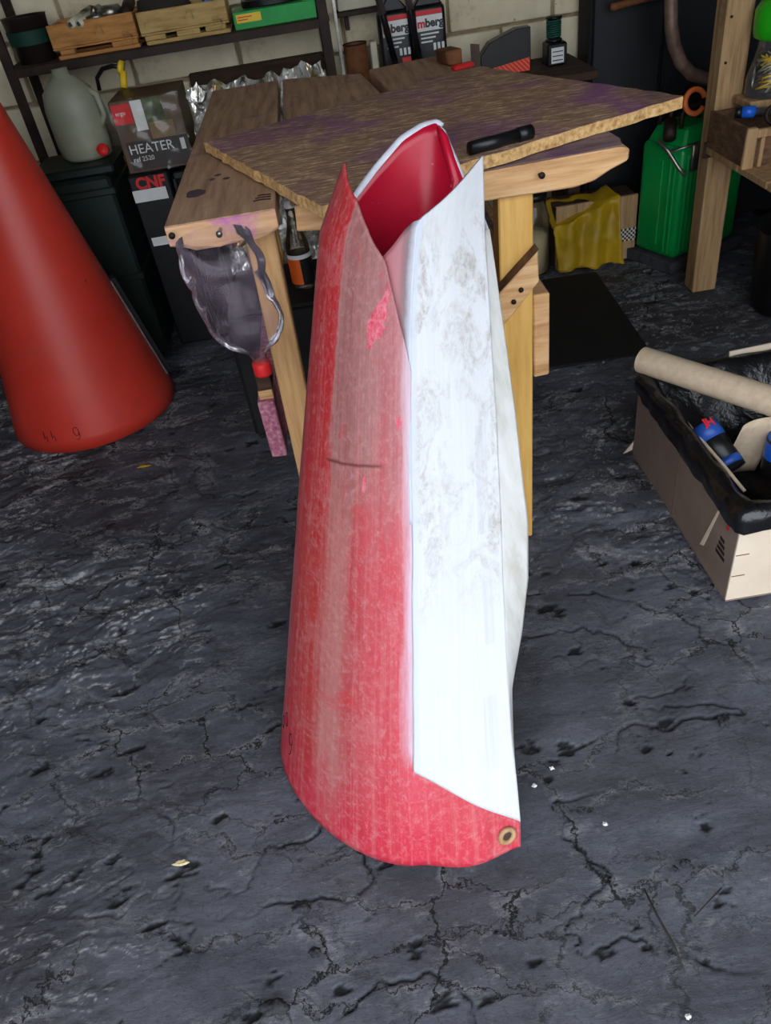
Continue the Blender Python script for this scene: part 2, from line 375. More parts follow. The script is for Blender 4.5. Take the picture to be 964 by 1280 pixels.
# ---- red cone paints
def red_paint():
    """sanded red: UV.x runs 0 (crease) .. 1 (left) .. 2 (back), UV.y = height in metres"""
    m, t = newmat('sanded_red_paint', .48)
    uvn = t.node('ShaderNodeUVMap'); sep = t.node('ShaderNodeSeparateXYZ'); t.lk(uvn.outputs[0], sep.inputs[0])
    U, V = sep.outputs[0], sep.outputs[1]
    mp = t.node('ShaderNodeMapping'); mp.inputs['Scale'].default_value = (7, 3.2, 1); t.lk(uvn.outputs[0], mp.inputs[0])
    n1 = t.noise(mp.outputs[0], 1.6, 7, .62, .3)
    mp2 = t.node('ShaderNodeMapping'); mp2.inputs['Scale'].default_value = (9, 26, 1); mp2.inputs['Rotation'].default_value = (0, 0, .35); t.lk(uvn.outputs[0], mp2.inputs[0])
    n2 = t.noise(mp2.outputs[0], 3, 10, .8, .4)
    mp3 = t.node('ShaderNodeMapping'); mp3.inputs['Scale'].default_value = (34, 2.2, 1); t.lk(uvn.outputs[0], mp3.inputs[0])
    n3 = t.noise(mp3.outputs[0], 1, 6, .7, .2)
    mp4 = t.node('ShaderNodeMapping'); mp4.inputs['Scale'].default_value = (5, 14, 1); t.lk(uvn.outputs[0], mp4.inputs[0])
    n4 = t.noise(mp4.outputs[0], 1, 7, .7, .8)
    Uw = t.math('ADD', U, t.math('MULTIPLY', t.math('SUBTRACT', n1, .5), .16))
    upper = t.ramp(Uw, [(0., (180, 140, 144)), (.07, (170, 112, 116)), (.16, (158, 84, 88)), (.3, (148, 98, 96)), (.5, (142, 90, 88)), (.56, (156, 108, 104)), (.575, (176, 42, 46)), (.86, (168, 44, 48)), (1., (150, 74, 78))])  # last stop: grey-pink left edge paints in grazing sheen along with dust
    lower = t.ramp(Uw, [(0., (190, 66, 80)), (.16, (180, 50, 62)), (.3, (180, 70, 76)), (.38, (166, 62, 66)), (.46, (168, 104, 100)), (.56, (172, 96, 92)), (.62, (174, 56, 54)), (.85, (172, 50, 52)), (1., (158, 88, 94))])  # same painted sheen and dust at the left edge
    Vw = t.math('ADD', V, t.math('MULTIPLY', t.math('SUBTRACT', n1, .5), .35))
    c = t.mix(t.ramp(Vw, [(.5, 0.), (.66, 1.)]), lower, upper)
    # fresh crimson toward the foot, where the sanding stops
    c = t.mix(t.ramp(Vw, [(.02, .85), (.17, 0.)]), c, (186, 28, 56))
    # sanding haze, rub marks and streaks
    c = t.mix(t.math('MULTIPLY', t.ramp(n3, [(.5, 0.), (.66, 1.)]), .4), c, (188, 120, 118))
    c = t.mix(t.math('MULTIPLY', t.ramp(n3, [(.34, 1.), (.46, 0.)]), .35), c, (158, 38, 46))
    c = t.mix(t.math('MULTIPLY', t.ramp(n2, [(.5, 0.), (.64, 1.)]), .34), c, (200, 150, 148))
    c = t.mix(t.math('MULTIPLY', t.ramp(n2, [(.36, 1.), (.46, 0.)]), .25), c, (120, 44, 48))
    c = t.mix(t.math('MULTIPLY', t.ramp(n4, [(.55, 0.), (.6, 1.), (.68, .2)]), .25), c, (186, 128, 126))
    c = t.mix(t.math('MULTIPLY', t.ramp(n4, [(.35, 1.), (.42, 0.)]), .4), c, (186, 44, 54))
    c = t.mix(t.math('MULTIPLY', t.ramp(Uw, [(.015, .9), (.045, .5), (.09, 0.)]), t.ramp(V, [(.172, 0.), (.2, 1.)])), c, (196, 176, 190))
    # paint chips with shapes of their own: (u, v, ru, rv, slant)
    for (u, v, ru, rv, sl) in ((.255, .822, .075, .036, .55), (.10, .69, .022, .010, 0), (.33, .60, .012, .018, .1)):
        du = t.math('ADD', t.math('SUBTRACT', U, u), t.math('MULTIPLY', t.math('SUBTRACT', V, v), sl * 3.2))
        d = t.math('ADD', t.math('POWER', t.math('DIVIDE', du, ru), 2), t.math('POWER', t.math('DIVIDE', t.math('SUBTRACT', V, v), rv), 2))
        d = t.math('ADD', d, t.math('MULTIPLY', t.math('SUBTRACT', n4, .5), 4))
        c = t.mix(t.ramp(d, [(.75, 1.), (.85, 0.)]), c, t.mix(t.ramp(n2, [(.4, 0.), (.6, 1.)]), (196, 22, 58), (206, 120, 134)))
    # scratch across
    d = t.math('ABSOLUTE', t.math('SUBTRACT', V, t.math('ADD', t.math('SUBTRACT', .637, t.math('MULTIPLY', U, .028)), t.math('MULTIPLY', t.math('SUBTRACT', n1, .5), .004))))
    sc = t.math('MULTIPLY', t.ramp(d, [(.0007, .9), (.002, 0.)]), t.ramp(U, [(.2, 0.), (.24, 1.), (.58, 1.), (.62, 0.)]))
    c = t.mix(sc, c, (96, 36, 38))
    t.lk(c, t.p.inputs['Base Color'])
    t.lk(t.ramp(n2, [(.3, .38), (.7, .62)]), t.p.inputs['Roughness'])
    h = t.math('ADD', t.math('MULTIPLY', n2, .5), t.math('MULTIPLY', sc, -1.))
    t.lk(t.bump(h, .25, .002), t.p.inputs['Normal'])
    return m
REDPAINT = red_paint()

def white_paint():
    """white panel: UV.x 0 (crease) .. 1 (right edge), UV.y height"""
    m, t = newmat('scuffed_white_paint', .45)
    uvn = t.node('ShaderNodeUVMap'); sep = t.node('ShaderNodeSeparateXYZ'); t.lk(uvn.outputs[0], sep.inputs[0])
    U, V = sep.outputs[0], sep.outputs[1]
    mp = t.node('ShaderNodeMapping'); mp.inputs['Scale'].default_value = (2.2, 9, 1); t.lk(uvn.outputs[0], mp.inputs[0])
    n1 = t.noise(mp.outputs[0], 1.3, 8, .7, 1.2)
    mp2 = t.node('ShaderNodeMapping'); mp2.inputs['Scale'].default_value = (9, 42, 1); mp2.inputs['Rotation'].default_value = (0, 0, .5); t.lk(uvn.outputs[0], mp2.inputs[0])
    n2 = t.noise(mp2.outputs[0], 1.4, 9, .78, .8)
    mp3 = t.node('ShaderNodeMapping'); mp3.inputs['Scale'].default_value = (26, 3, 1); t.lk(uvn.outputs[0], mp3.inputs[0])
    n3 = t.noise(mp3.outputs[0], 1, 6, .7)
    c = t.mix(t.ramp(n3, [(.4, 0.), (.7, .5)]), (200, 201, 203), (184, 189, 197))
    hi = t.math('MULTIPLY', t.ramp(V, [(.38, 0.), (.52, .8), (.70, .55), (.82, 1.), (.9, .9), (.95, .1)]), t.ramp(U, [(.02, .7), (.12, 1.), (.35, .6), (.6, .7), (.85, 1.)]))
    c = t.mix(t.math('MULTIPLY', t.ramp(n1, [(.46, 0.), (.62, .4)]), hi), c, (180, 172, 160))
    dirt = t.math('MULTIPLY', t.ramp(n1, [(.45, 0.), (.58, 1.)]), t.ramp(n2, [(.42, 0.), (.58, 1.)]))
    c = t.mix(t.math('MULTIPLY', t.math('MULTIPLY', dirt, hi), .6), c, (116, 102, 88))
    c = t.mix(t.math('MULTIPLY', t.ramp(n2, [(.56, 0.), (.7, .35)]), t.ramp(n1, [(.4, 1.), (.6, 0.)])), c, (186, 182, 176))
    # faded grey tape strips
    for (u0, u1, v0, v1) in ((.72, .86, .51, .66), (.76, .88, .345, .44), (.72, .86, .145, .265)):
        k = t.math('MULTIPLY', t.math('MULTIPLY', t.math('GREATER_THAN', U, u0), t.math('LESS_THAN', U, u1)), t.math('MULTIPLY', t.math('GREATER_THAN', V, v0), t.math('LESS_THAN', V, v1)))
        c = t.mix(t.math('MULTIPLY', k, t.ramp(n3, [(.35, .15), (.65, .5)])), c, (178, 178, 186))
    c = t.mix(t.ramp(U, [(.0, .7), (.05, .7), (.075, 0.)]), c, (186, 192, 210))  # bluish edge band paints in the bevel catching light
    t.lk(c, t.p.inputs['Base Color']); t.lk(t.bump(n2, .12, .002), t.p.inputs['Normal'])
    return m
WHITEPAINT = white_paint()
FLANGEP = mat('dirty_white_flange', [(.3, (186, 182, 172)), (.5, (206, 205, 200)), (.7, (218, 218, 216))], (5, 5, 1), 6, .5, 0, .1, .002, ((160, 142, 116), 6, .62, .8))
def shoulder_paint():
    m, t = newmat('sanded_shoulder', .5)
    uvn = t.node('ShaderNodeUVMap'); sep = t.node('ShaderNodeSeparateXYZ'); t.lk(uvn.outputs[0], sep.inputs[0])
    n = t.noise(t.coord((1, 1, .5)), 30, 6, .7)
    u = t.math('ADD', sep.outputs[0], t.math('MULTIPLY', t.math('SUBTRACT', n, .5), .08))
    c = t.ramp(u, [(.0, (198, 201, 210)), (.035, (176, 176, 184)), (.075, (138, 118, 122)), (.13, (162, 106, 112)), (.3, (166, 88, 95))])
    t.lk(c, t.p.inputs['Base Color']); t.lk(t.bump(n, .15, .002), t.p.inputs['Normal']); return m
SHOULDER = shoulder_paint()
TAN = mat('tan_eyelet', [(.3, (150, 112, 76)), (.7, (186, 150, 112))], (1, 1, 1), 60, .6, .1, .2, .001)
HOLEDK = mat('dark_hole_disc', [(.3, (44, 32, 24)), (.7, (74, 56, 44))], (1, 1, 1), 90, .8, 0, .2, .001)  # dark brown disc colour, painting in the darkness of the hole
PINKP = mat('sanded_pink_shoulder', [(.3, (158, 92, 98)), (.5, (178, 120, 124)), (.7, (190, 172, 176))], (1, 1, .5), 14, .5, 0, .1, .002)
REDIN = mat('glossy_red_inside', [(.3, (150, 10, 34)), (.7, (182, 20, 48))], (1, 1, 1), 7, .28, 0, .05, .002, speck=((210, 150, 160), 40, .7))
PRIMER = mat('white_primer_rim', [(.3, (176, 178, 188)), (.7, (206, 208, 216))], (1, 1, 1), 30, .6, 0, .2, .002)
REDCONE = mat('satin_red_paint', [(.3, (176, 46, 34)), (.7, (194, 56, 42))], (1, 1, 1), 4, .42, 0, .08, .003, ((168, 60, 50), 6, .62, .75), speck=((90, 24, 22), 26, .73))

# ------------------------------------------------------------------ the room
def floor_mat():
    m, t = newmat('worn_dark_concrete', .8, 0, .35)
    v = t.coord((1, 1, 1)); vs = t.coord((1.3, 3.4, 1), rot=(0, 0, math.radians(-14)))
    n1 = t.noise(vs, 3.0, 10, .72, .7)
    n2 = t.noise(v, 1.3, 5, .6, .3)
    at_ = t.node('ShaderNodeAttribute', attribute_name='relief')
    A = at_.outputs['Fac']
    n4 = t.noise(v, 120, 6, .8)
    n5 = t.noise(vs, 6, 12, .82, .4)
    n6 = t.noise(vs, 46, 8, .85, .2)
    # warped plates: dark joints with pale crusty borders
    wn = t.node('ShaderNodeTexNoise'); wn.inputs['Scale'].default_value = 5; wn.inputs['Detail'].default_value = 9; wn.inputs['Roughness'].default_value = .68
    t.lk(v, wn.inputs['Vector'])
    def plates(scale, sx, sy, amt, off):
        mpp = t.node('ShaderNodeMapping'); mpp.inputs['Scale'].default_value = (sx, sy, 1); mpp.inputs['Location'].default_value = (off, off, 0); mpp.inputs['Rotation'].default_value = (0, 0, math.radians(-16))
        va = t.node('ShaderNodeVectorMath', operation='MULTIPLY_ADD'); t.lk(wn.outputs['Color'], va.inputs[0]); va.inputs[1].default_value = (amt, amt, 0); t.lk(v, va.inputs[2])
        t.lk(va.outputs[0], mpp.inputs['Vector'])
        vo = t.node('ShaderNodeTexVoronoi', feature='DISTANCE_TO_EDGE', voronoi_dimensions='2D'); vo.inputs['Scale'].default_value = scale; t.lk(mpp.outputs[0], vo.inputs['Vector'])
        return vo.outputs['Distance']
    p1 = plates(2.6, 1., 2.2, .34, 3.); p2 = plates(5.5, 1., 2.0, .22, 11.)
    sep = t.node('ShaderNodeSeparateXYZ'); t.lk(v, sep.inputs[0])
    m1 = t.ramp(t.noise(v, 1.7, 3, .5), [(.42, .25), (.56, 1.)])
    m2 = t.ramp(t.noise(t.coord((1, 1, 1), rot=(0, 0, 1)), 2.1, 3, .5), [(.46, 0.), (.58, 1.)])
    j1 = t.math('MULTIPLY', t.ramp(p1, [(.006, 1.), (.02, 0.)]), m1)
    j2 = t.math('MULTIPLY', t.ramp(p2, [(.008, 1.), (.026, 0.)]), m2)
    crust = t.math('MULTIPLY', t.math('MAXIMUM', t.math('MULTIPLY', t.ramp(p1, [(.015, 1.), (.10, 0.)]), m1), t.math('MULTIPLY', t.ramp(p2, [(.02, 1.), (.12, 0.)]), m2)), t.ramp(n5, [(.46, 0.), (.54, 1.)]))
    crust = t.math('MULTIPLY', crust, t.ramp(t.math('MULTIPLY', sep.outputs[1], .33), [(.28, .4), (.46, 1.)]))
    c = t.ramp(n1, [(.28, (54, 56, 64)), (.45, (77, 79, 88)), (.6, (96, 98, 108)), (.75, (114, 115, 124))])
    c = t.mix(t.ramp(n2, [(.42, 0.), (.62, .75)]), c, (48, 44, 46))
    c = t.mix(t.ramp(n4, [(.36, .55), (.47, 0.)]), c, (40, 40, 45))
    c = t.mix(t.ramp(n6, [(.57, 0.), (.68, .55)]), c, (132, 132, 140))
    c = t.mix(t.ramp(n6, [(.30, .7), (.41, 0.)]), c, (34, 34, 38))
    c = t.mix(t.ramp(n5, [(.33, .95), (.37, 0.)]), c, (18, 18, 20))
    c = t.mix(t.ramp(n5, [(.62, 0.), (.66, .55)]), c, (140, 140, 147))
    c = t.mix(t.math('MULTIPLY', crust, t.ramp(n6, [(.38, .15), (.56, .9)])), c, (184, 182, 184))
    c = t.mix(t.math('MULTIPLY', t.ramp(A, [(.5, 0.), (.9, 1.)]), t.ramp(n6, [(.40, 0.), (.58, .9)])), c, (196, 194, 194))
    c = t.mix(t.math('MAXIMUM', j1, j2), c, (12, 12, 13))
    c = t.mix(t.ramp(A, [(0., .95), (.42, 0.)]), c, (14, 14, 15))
    n3 = t.math('SUBTRACT', t.math('ADD', t.math('MULTIPLY', n6, .5), t.math('MULTIPLY', crust, .5)), t.math('MAXIMUM', j1, j2))
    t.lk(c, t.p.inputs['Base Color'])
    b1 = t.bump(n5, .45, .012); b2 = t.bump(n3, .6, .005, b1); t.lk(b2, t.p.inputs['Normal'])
    return m
FLOORM = floor_mat()

def vnoise(x, y, seed):
    rs = np.random.RandomState(seed); T = rs.rand(256, 256)
    xi = np.floor(x).astype(int); yi = np.floor(y).astype(int); fx = x - xi; fy = y - yi
    fx = fx * fx * fx * (fx * (fx * 6 - 15) + 10); fy = fy * fy * fy * (fy * (fy * 6 - 15) + 10)
    a = T[xi % 256, yi % 256]; b = T[(xi + 1) % 256, yi % 256]; c_ = T[xi % 256, (yi + 1) % 256]; d = T[(xi + 1) % 256, (yi + 1) % 256]
    return (a * (1 - fx) + b * fx) * (1 - fy) + (c_ * (1 - fx) + d * fx) * fy
def fbm(x, y, seed, o=5, g=.55):
    s = 0; a = 1; tt = 0
    for k in range(o):
        s = s + a * vnoise(x, y, seed + k * 13); tt += a; a *= g; x = x * 2.03 + 11; y = y * 2.03 + 5
    return s / tt

def build_floor():
    NX, NY = 760, 760
    xs = np.linspace(-1.62, 1.78, NX)
    ty = np.linspace(0, 1, NY); ys = .22 + (ty * .62 + ty ** 2 * .38) * 3.08
    X, Yg = np.meshgrid(xs, ys)
    a = math.radians(14); Xr = X * math.cos(a) + Yg * math.sin(a); Yr = -X * math.sin(a) + Yg * math.cos(a)
    wx = fbm(X * 4 + 9, Yg * 4, 3) - .5; wy = fbm(X * 4, Yg * 4 + 7, 5) - .5
    base = fbm(Xr * 2.2 + wx * .7 + 40, Yr * 5.2 + wy * .9 + 40, 21, 6, .58)
    # flaking layers: steps with ragged edges
    q = base * 17; st = np.floor(q); fr_ = q - st
    stepped = st + np.clip((fr_ - .8) / .2, 0, 1)
    big = fbm(X * 1.1 + 20, Yg * 1.1 + 20, 77, 3)
    amp = np.clip((big - .38) * 4, .2, 1)            # smoother and rougher areas
    amp = amp * np.clip((Yg - .55) / .9, .35, 1) * np.clip(1.15 - X * .35, .5, 1.5)
    rag = fbm(Xr * 22, Yr * 40, 91, 4, .6)
    edge = np.clip(1 - np.abs(fr_ - .9) / .2, 0, 1) * amp * np.clip((rag - .42) * 6, 0, 1.3)
    fine = fbm(Xr * 16, Yr * 34 + wy * 4, 55, 4, .6) - .5
    # cracks: thin lines where a warped noise passes its mid value
    def crack(sx, sy, sd, w, th):
        n = fbm(X * sx + wx * .8 + sd, Yg * sy + wy * .8 + sd, sd, 5, .42)
        gx = np.gradient(n, axis=1) / np.gradient(X, axis=1); gy = np.gradient(n, axis=0) / np.gradient(Yg, axis=0)
        dd = np.abs(n - .5) / (np.sqrt(gx ** 2 + gy ** 2) + .15)
        msk = np.clip((fbm(X * 1.7 + sd, Yg * 1.7, sd + 4, 3) - th) * 8, 0, 1)
        return np.clip(1 - dd / w, 0, 1) * msk
    ckb = crack(3.6, 5.5, 171, .0035, .42) * np.clip(amp, 0, 1); halo = np.maximum(crack(3.6, 5.5, 171, .016, .42), crack(1.2, 2.0, 101, .014, .46)) * amp
    ck = np.maximum(crack(1.2, 2.0, 101, .0045, .46), crack(2.6, 3.6, 141, .003, .5))
    ck = np.maximum(ck, ckb * .9)
    ck = ck * np.clip(.35 + (rag - .35) * 3, 0, 1)
    pit = np.clip((fbm(Xr * 15 + 3, Yr * 30, 201, 4, .6) - .72) * 16, 0, 1)
    Zg = (stepped - 8) * .0036 * amp + fine * .006 * (.35 + amp * .65) - ck * .009 - pit * .005 + (big - .5) * .012
    Zg = Zg - np.percentile(Zg, 92)                    # most of the surface just under z = 0
    Zg = np.minimum(Zg, .004)
    rel = np.clip(.45 + np.maximum(edge, halo * np.clip((rag - .45) * 6, 0, 1.2) * .9) * .55 - ck * .5 - pit * .45, 0, 1)
    V = np.stack([X, Yg, Zg], -1).reshape(-1, 3).astype(np.float32)
    me = bpy.data.meshes.new('floor'); me.vertices.add(NX * NY); me.vertices.foreach_set('co', V.ravel())
    I = np.arange(NX * NY).reshape(NY, NX)
    F = np.stack([I[:-1, :-1], I[:-1, 1:], I[1:, 1:], I[1:, :-1]], -1).reshape(-1, 4).astype(np.int32)
    n = len(F); me.loops.add(n * 4); me.loops.foreach_set('vertex_index', F.ravel())
    me.polygons.add(n); me.polygons.foreach_set('loop_start', np.arange(0, n * 4, 4, dtype=np.int32))
    me.update(calc_edges=True)
    me.polygons.foreach_set('use_smooth', np.ones(n, dtype=bool))
    at_ = me.attributes.new('relief', 'FLOAT', 'POINT'); at_.data.foreach_set('value', rel.ravel().astype(np.float32))
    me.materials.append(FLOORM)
    o = bpy.data.objects.new('floor', me); COL.objects.link(o); o['kind'] = 'structure'; o['label'] = 'dark cracked and flaking concrete workshop floor'
    return o
build_floor()
APRON = mat('yard_concrete', [(.3, (96, 96, 98)), (.7, (128, 127, 126))], (1, 1, 1), 4, .9, 0, .2, .004)
mk('floor_slab', box(-1.9, 2.1, -1.0, 3.62, -.14, -.045, 0), FLOORM, kind='structure', label='concrete slab under the worn floor')
mk('yard_ground', box(-9, 9, -14, -1.0, -.2, -.05, 0), APRON, kind='structure', label='pale concrete yard in front of the workshop door')

# walls and roof; the workshop is open toward the yard behind the camera
wb = mk('wall_back', box(-1.9, 2.1, 3.40, 3.60, -.05, 2.5, 0), MORTAR, kind='structure', label='limewashed concrete block wall with shelves')
mk('wall_left', box(-1.98, -1.82, -.15, 3.6, -.05, 2.5, 0), DARKWALL, kind='structure', label='dark plastered side wall')
mk('wall_right', box(2.0, 2.16, -.15, 3.6, -.05, 2.5, 0), DARKWALL, kind='structure', label='dark plastered side wall behind the tool shelf')
mk('ceiling', box(-1.98, 2.16, -.15, 3.6, 2.5, 2.6, 0), WOODDK, kind='structure', label='dark boarded ceiling')
mk('wall_shade_left', box(-1.98, -1.25, -.27, -.15, -.05, 2.5, 0), DARKWALL, kind='structure', label='unseen front wall piece left of the door opening, added to cut the light')  # unseen piece added to narrow the opening and darken left-facing sides
mk('wall_shade_right', box(1.75, 2.16, -.27, -.15, -.05, 2.5, 0), DARKWALL, kind='structure', label='unseen front wall piece right of the door opening, added to cut the light')  # unseen piece added to trim the daylight from this side
# blocks of the back wall, each its own piece
wbw = Vector(wb['_w']); blk = None
bw, bh = .40, .20
rows = [.42, .62, .82, 1.02, 1.22]
for ri, z in enumerate(rows):
    x = -1.86 + (.2 if ri % 2 else 0)
    while x < .98:
        if blk is None:
            blk = mk('block', crumple(box(-bw / 2 + .006, bw / 2 - .006, -.012, .012, .006, bh - .006, .006, seg=2), .003, 9, 1), WALLP, smooth=True)
            blk.parent = wb; blk.location = Vector((x + bw / 2, 3.396, z)) - wbw
        else:
            copy_part(blk, wb, Vector((x + bw / 2 + random.uniform(-.003, .003), 3.396 + random.uniform(-.004, .003), z)) - wbw, (random.uniform(-.01, .01), random.uniform(-.008, .008), random.uniform(-.012, .012)))
        x += bw

# ------------------------------------------------------------------ red and white cone cowling (main subject)
TC = [(0, -.045, .643), (.06, -.038, .666), (.172, -.025, .717), (.317, -.001, .783), (.499, .028, .864), (.718, .062, .963), (.819, .079, 1.009), (.924, .105, 1.056), (.953, .118, 1.069), (1.05, .14, 1.115)]
TW = [(0, .134, .646), (.047, .139, .668), (.189, .145, .738), (.341, .156, .812), (.575, .180, .927), (.767, .196, 1.021), (.897, .205, 1.085), (.987, .215, 1.129), (1.05, .222, 1.16)]
TL = [(0, -.284, .918), (.243, -.217, .981), (.558, -.130, 1.059), (.724, -.083, 1.101), (.914, -.027, 1.149), (.996, .021, 1.169), (1.05, .045, 1.18)]
TF = [(0, .140, .705), (.228, .163, .805), (.316, .190, .844), (.401, .211, .881), (.484, .221, .918), (.614, .222, .975), (.733, .221, 1.028), (.907, .215, 1.104), (1.03, .216, 1.158)]
TB = [(0, -.02, 1.12), (.5, .07, 1.185), (.93, .13, 1.241), (1.01, .150, 1.251), (1.08, .16, 1.26)]
def sec(u, z):
    """u: -1 W, 0 C, 1 L, 2 B, 3 F, (F to W is 3..4)"""
    C, W, L, F, B = (Vector(interp(t, z)) for t in (TC, TW, TL, TF, TB))
    if u <= 0:
        k = -u; p = C.lerp(W, k); d = (W - C); nrm = Vector((d.y, -d.x)).normalized(); p = p + nrm * (.004 + .014 * max(0, 1 - z / .15)) * math.sin(math.pi * k) ** 1.5
    elif u <= 1:
        q = u * math.pi / 2; e = 2 / 1.65
        p = Vector((C.x + (L.x - C.x) * math.sin(q) ** e, L.y + (C.y - L.y) * math.cos(q) ** e))
    elif u <= 2:
        q = (u - 1) * math.pi / 2; p = Vector((B.x + (L.x - B.x) * math.cos(q), L.y + (B.y - L.y) * math.sin(q)))
    elif u <= 3:
        q = (u - 2) * math.pi / 2; p = Vector((B.x + (F.x - B.x) * math.sin(q), F.y + (B.y - F.y) * math.cos(q)))
    else:
        p = F.lerp(W, u - 3)
    return p
def surf(u, z, off=0):
    p = sec(u, z); a = sec(u + .01 if u < 3.98 else u, z); b = sec(u - .01 if u > -.98 else u, z); d = (a - b)
    n = Vector((-d.y, d.x)).normalized() if d.length else Vector((0, 0))   # outward when u grows clockwise seen from above
    cx = sec(0, z).lerp(sec(2, z), .5)
    if n.dot(p - cx) < 0: n = -n
    return Vector((p.x + n.x * off, p.y + n.y * off, z))
def patch(u0, u1, nu, nv, bot, top, off=0, vary=None):
    V, UV = [], []
    for j in range(nv + 1):
        for i in range(nu + 1):
            u = u0 + (u1 - u0) * i / nu; z0, z1 = bot(u), top(u); z = z0 + (z1 - z0) * j / nv
            o = off + (vary(u, z) if vary else 0)
            p = surf(u, z, o)
            p += Vector((mnoise.noise(p * 9), mnoise.noise(p * 9 + Vector((5, 5, 5))), 0)) * .0015
            V.append(tuple(p)); UV.append((abs(u), z))
    F = [(j * (nu + 1) + i, (j + 1) * (nu + 1) + i, (j + 1) * (nu + 1) + i + 1, j * (nu + 1) + i + 1) for j in range(nv) for i in range(nu)]
    return (V, F), UV
def fix(geo):
    """face normals point outward from the cowling's axis"""
    vs, fs = geo; out = []
    for f in fs:
        a, b, c = (Vector(vs[i]) for i in f[:3]); n = (b - a).cross(c - a); m = (a + c) / 2
        ax = sec(0, m.z).lerp(sec(2, m.z), .5)
        out.append(f if n.x * (m.x - ax.x) + n.y * (m.y - ax.y) > 0 else tuple(reversed(f)))
    return vs, out
def tabf(tab):
    return lambda u: interp(tab, u)[0]
cowl = Thing('cone_cowling', 'tall cut-open red cone cowling with a white side panel standing before the bench', 'cowling', (0, .95, 0))
zero = lambda u: 0.0
slit = tabf([(0, .756), (.08, .805), (.24, .894), (.41, .932), (.57, .963), (.80, .988), (.93, 1.0), (1.05, .97), (1.3, .90), (1.5, .89), (2, .89)])
lipf = tabf([(-1, .049), (0, .172)])
def lift(u, z): return .009 * max(0, min(1, (z - .66) / .2)) * max(0, 1 - abs(u) * 1.2) if u >= 0 else 0
def whole_shell():
    """foot band round the front and, above it, the red side up to the slit: one welded sheet"""
    us = list(np.linspace(-1, 0, 41)) + list(np.linspace(0, 1.6, 111))[1:]; n = len(us); V, UV, F = [], [], []
    NA_, NB_ = 16, 110
    for j in range(NA_ + 1):
        for u in us:
            z = (lipf(u) if u < 0 else .172) * j / NA_; V.append(tuple(surf(u, z))); UV.append((u if u >= 0 else -u * .45, z))
    for j in range(NA_):
        for i in range(n - 1): F.append((j * n + i, (j + 1) * n + i, (j + 1) * n + i + 1, j * n + i + 1))
    up_ = us[40:]; m_ = len(up_); prev = [NA_ * n + 40 + i for i in range(m_)]
    for j in range(1, NB_ + 1):
        row = []
        for u in up_:
            z = .172 + (slit(u) - .172) * j / NB_; p = surf(u, z, lift(u, z)); p += Vector((mnoise.noise(p * 9), mnoise.noise(p * 9 + Vector((5, 5, 5))), 0)) * .0012 * min(1, (z - .172) * 10)
            row.append(len(V)); V.append(tuple(p)); UV.append((u, z))
        for i in range(m_ - 1): F.append((prev[i], row[i], row[i + 1], prev[i + 1]))
        prev = row
    return (V, F), UV
g, uv = whole_shell()
red = mk('red_shell', fix(g), [REDPAINT, REDIN, REDPAINT], cowl, True, uv=uv, solid=(.004, 1, 2))
# white panel
topw = tabf([(-1, .988), (-.5, .963), (-.14, .945), (-.05, .941), (0, .937)])
g, uv = patch(-1, 0, 44, 150, lambda u: lipf(u) - .003, topw, .0022)
wp = mk('white_panel', fix(g), [WHITEPAINT, PRIMER, PRIMER], cowl, True, uv=uv, solid=(.005, 1, 2), label='scuffed white flat panel')
# pink shoulder behind the slit, next to the white panel
sh = tabf([(0, .938), (.06, .936), (.12, .927), (.2, .910), (.3, .892), (.4, .878), (.6, .86)])
g, uv = patch(0, .5, 30, 40, lambda u: .55, sh, 0, lambda u, z: max(-.006, .0016 - u * .06))
mk('shoulder', fix(g), [SHOULDER, REDIN, PRIMER], cowl, True, uv=uv, solid=(.004, 1, 2), label='sanded pink shoulder of the shell')
# side flange right of the white panel, and the back wall whose red inside shows at the top
topfl = tabf([(3, .895), (3.8, .898), (4, .904)])
g, uv = patch(3, 4, 12, 80, zero, topfl, .0)
mk('side_flange', fix(g), [FLANGEP, REDIN, PRIMER], cowl, True, uv=uv, solid=(.004, 1, 2), label='dirty white side flange')
topb = tabf([(1.3, .90), (1.5, .925), (1.68, .965), (1.85, .996), (2.0, 1.008), (2.2, 1.012), (2.34, 1.003), (2.5, .97), (2.7, .925), (3, .895)])
g, uv = patch(1.3, 3, 60, 60, zero, topb, -.001)
bwl = mk('back_wall', fix(g), [FLANGEP, REDIN, PRIMER], cowl, True, uv=uv, solid=(.005, 1, 2), label='back wall with glossy red inside and white rim')
rimp = [surf(u, topb(u), .002) for u in np.linspace(1.42, 2.28, 30)]
mk('primer_rim', tube(rimp, [.0045 + .002 * math.sin(math.pi * i / 29) for i in range(30)], 8), PRIMER, bwl, True, label='white rim of the back wall')
# folded inner edge on the right of the back wall
foldp = [surf(2.24, 1.008, -.004), surf(2.34, .995, -.007), surf(2.46, .968, -.010), surf(2.55, .94, -.010), surf(2.52, .915, -.014), surf(2.42, .90, -.012), surf(2.38, .87, -.008)]
mk('folded_edge', crumple(tube(foldp, [.004, .007, .008, .008, .009, .008, .006], 12), .002, 60, 3), REDIN, bwl, True)
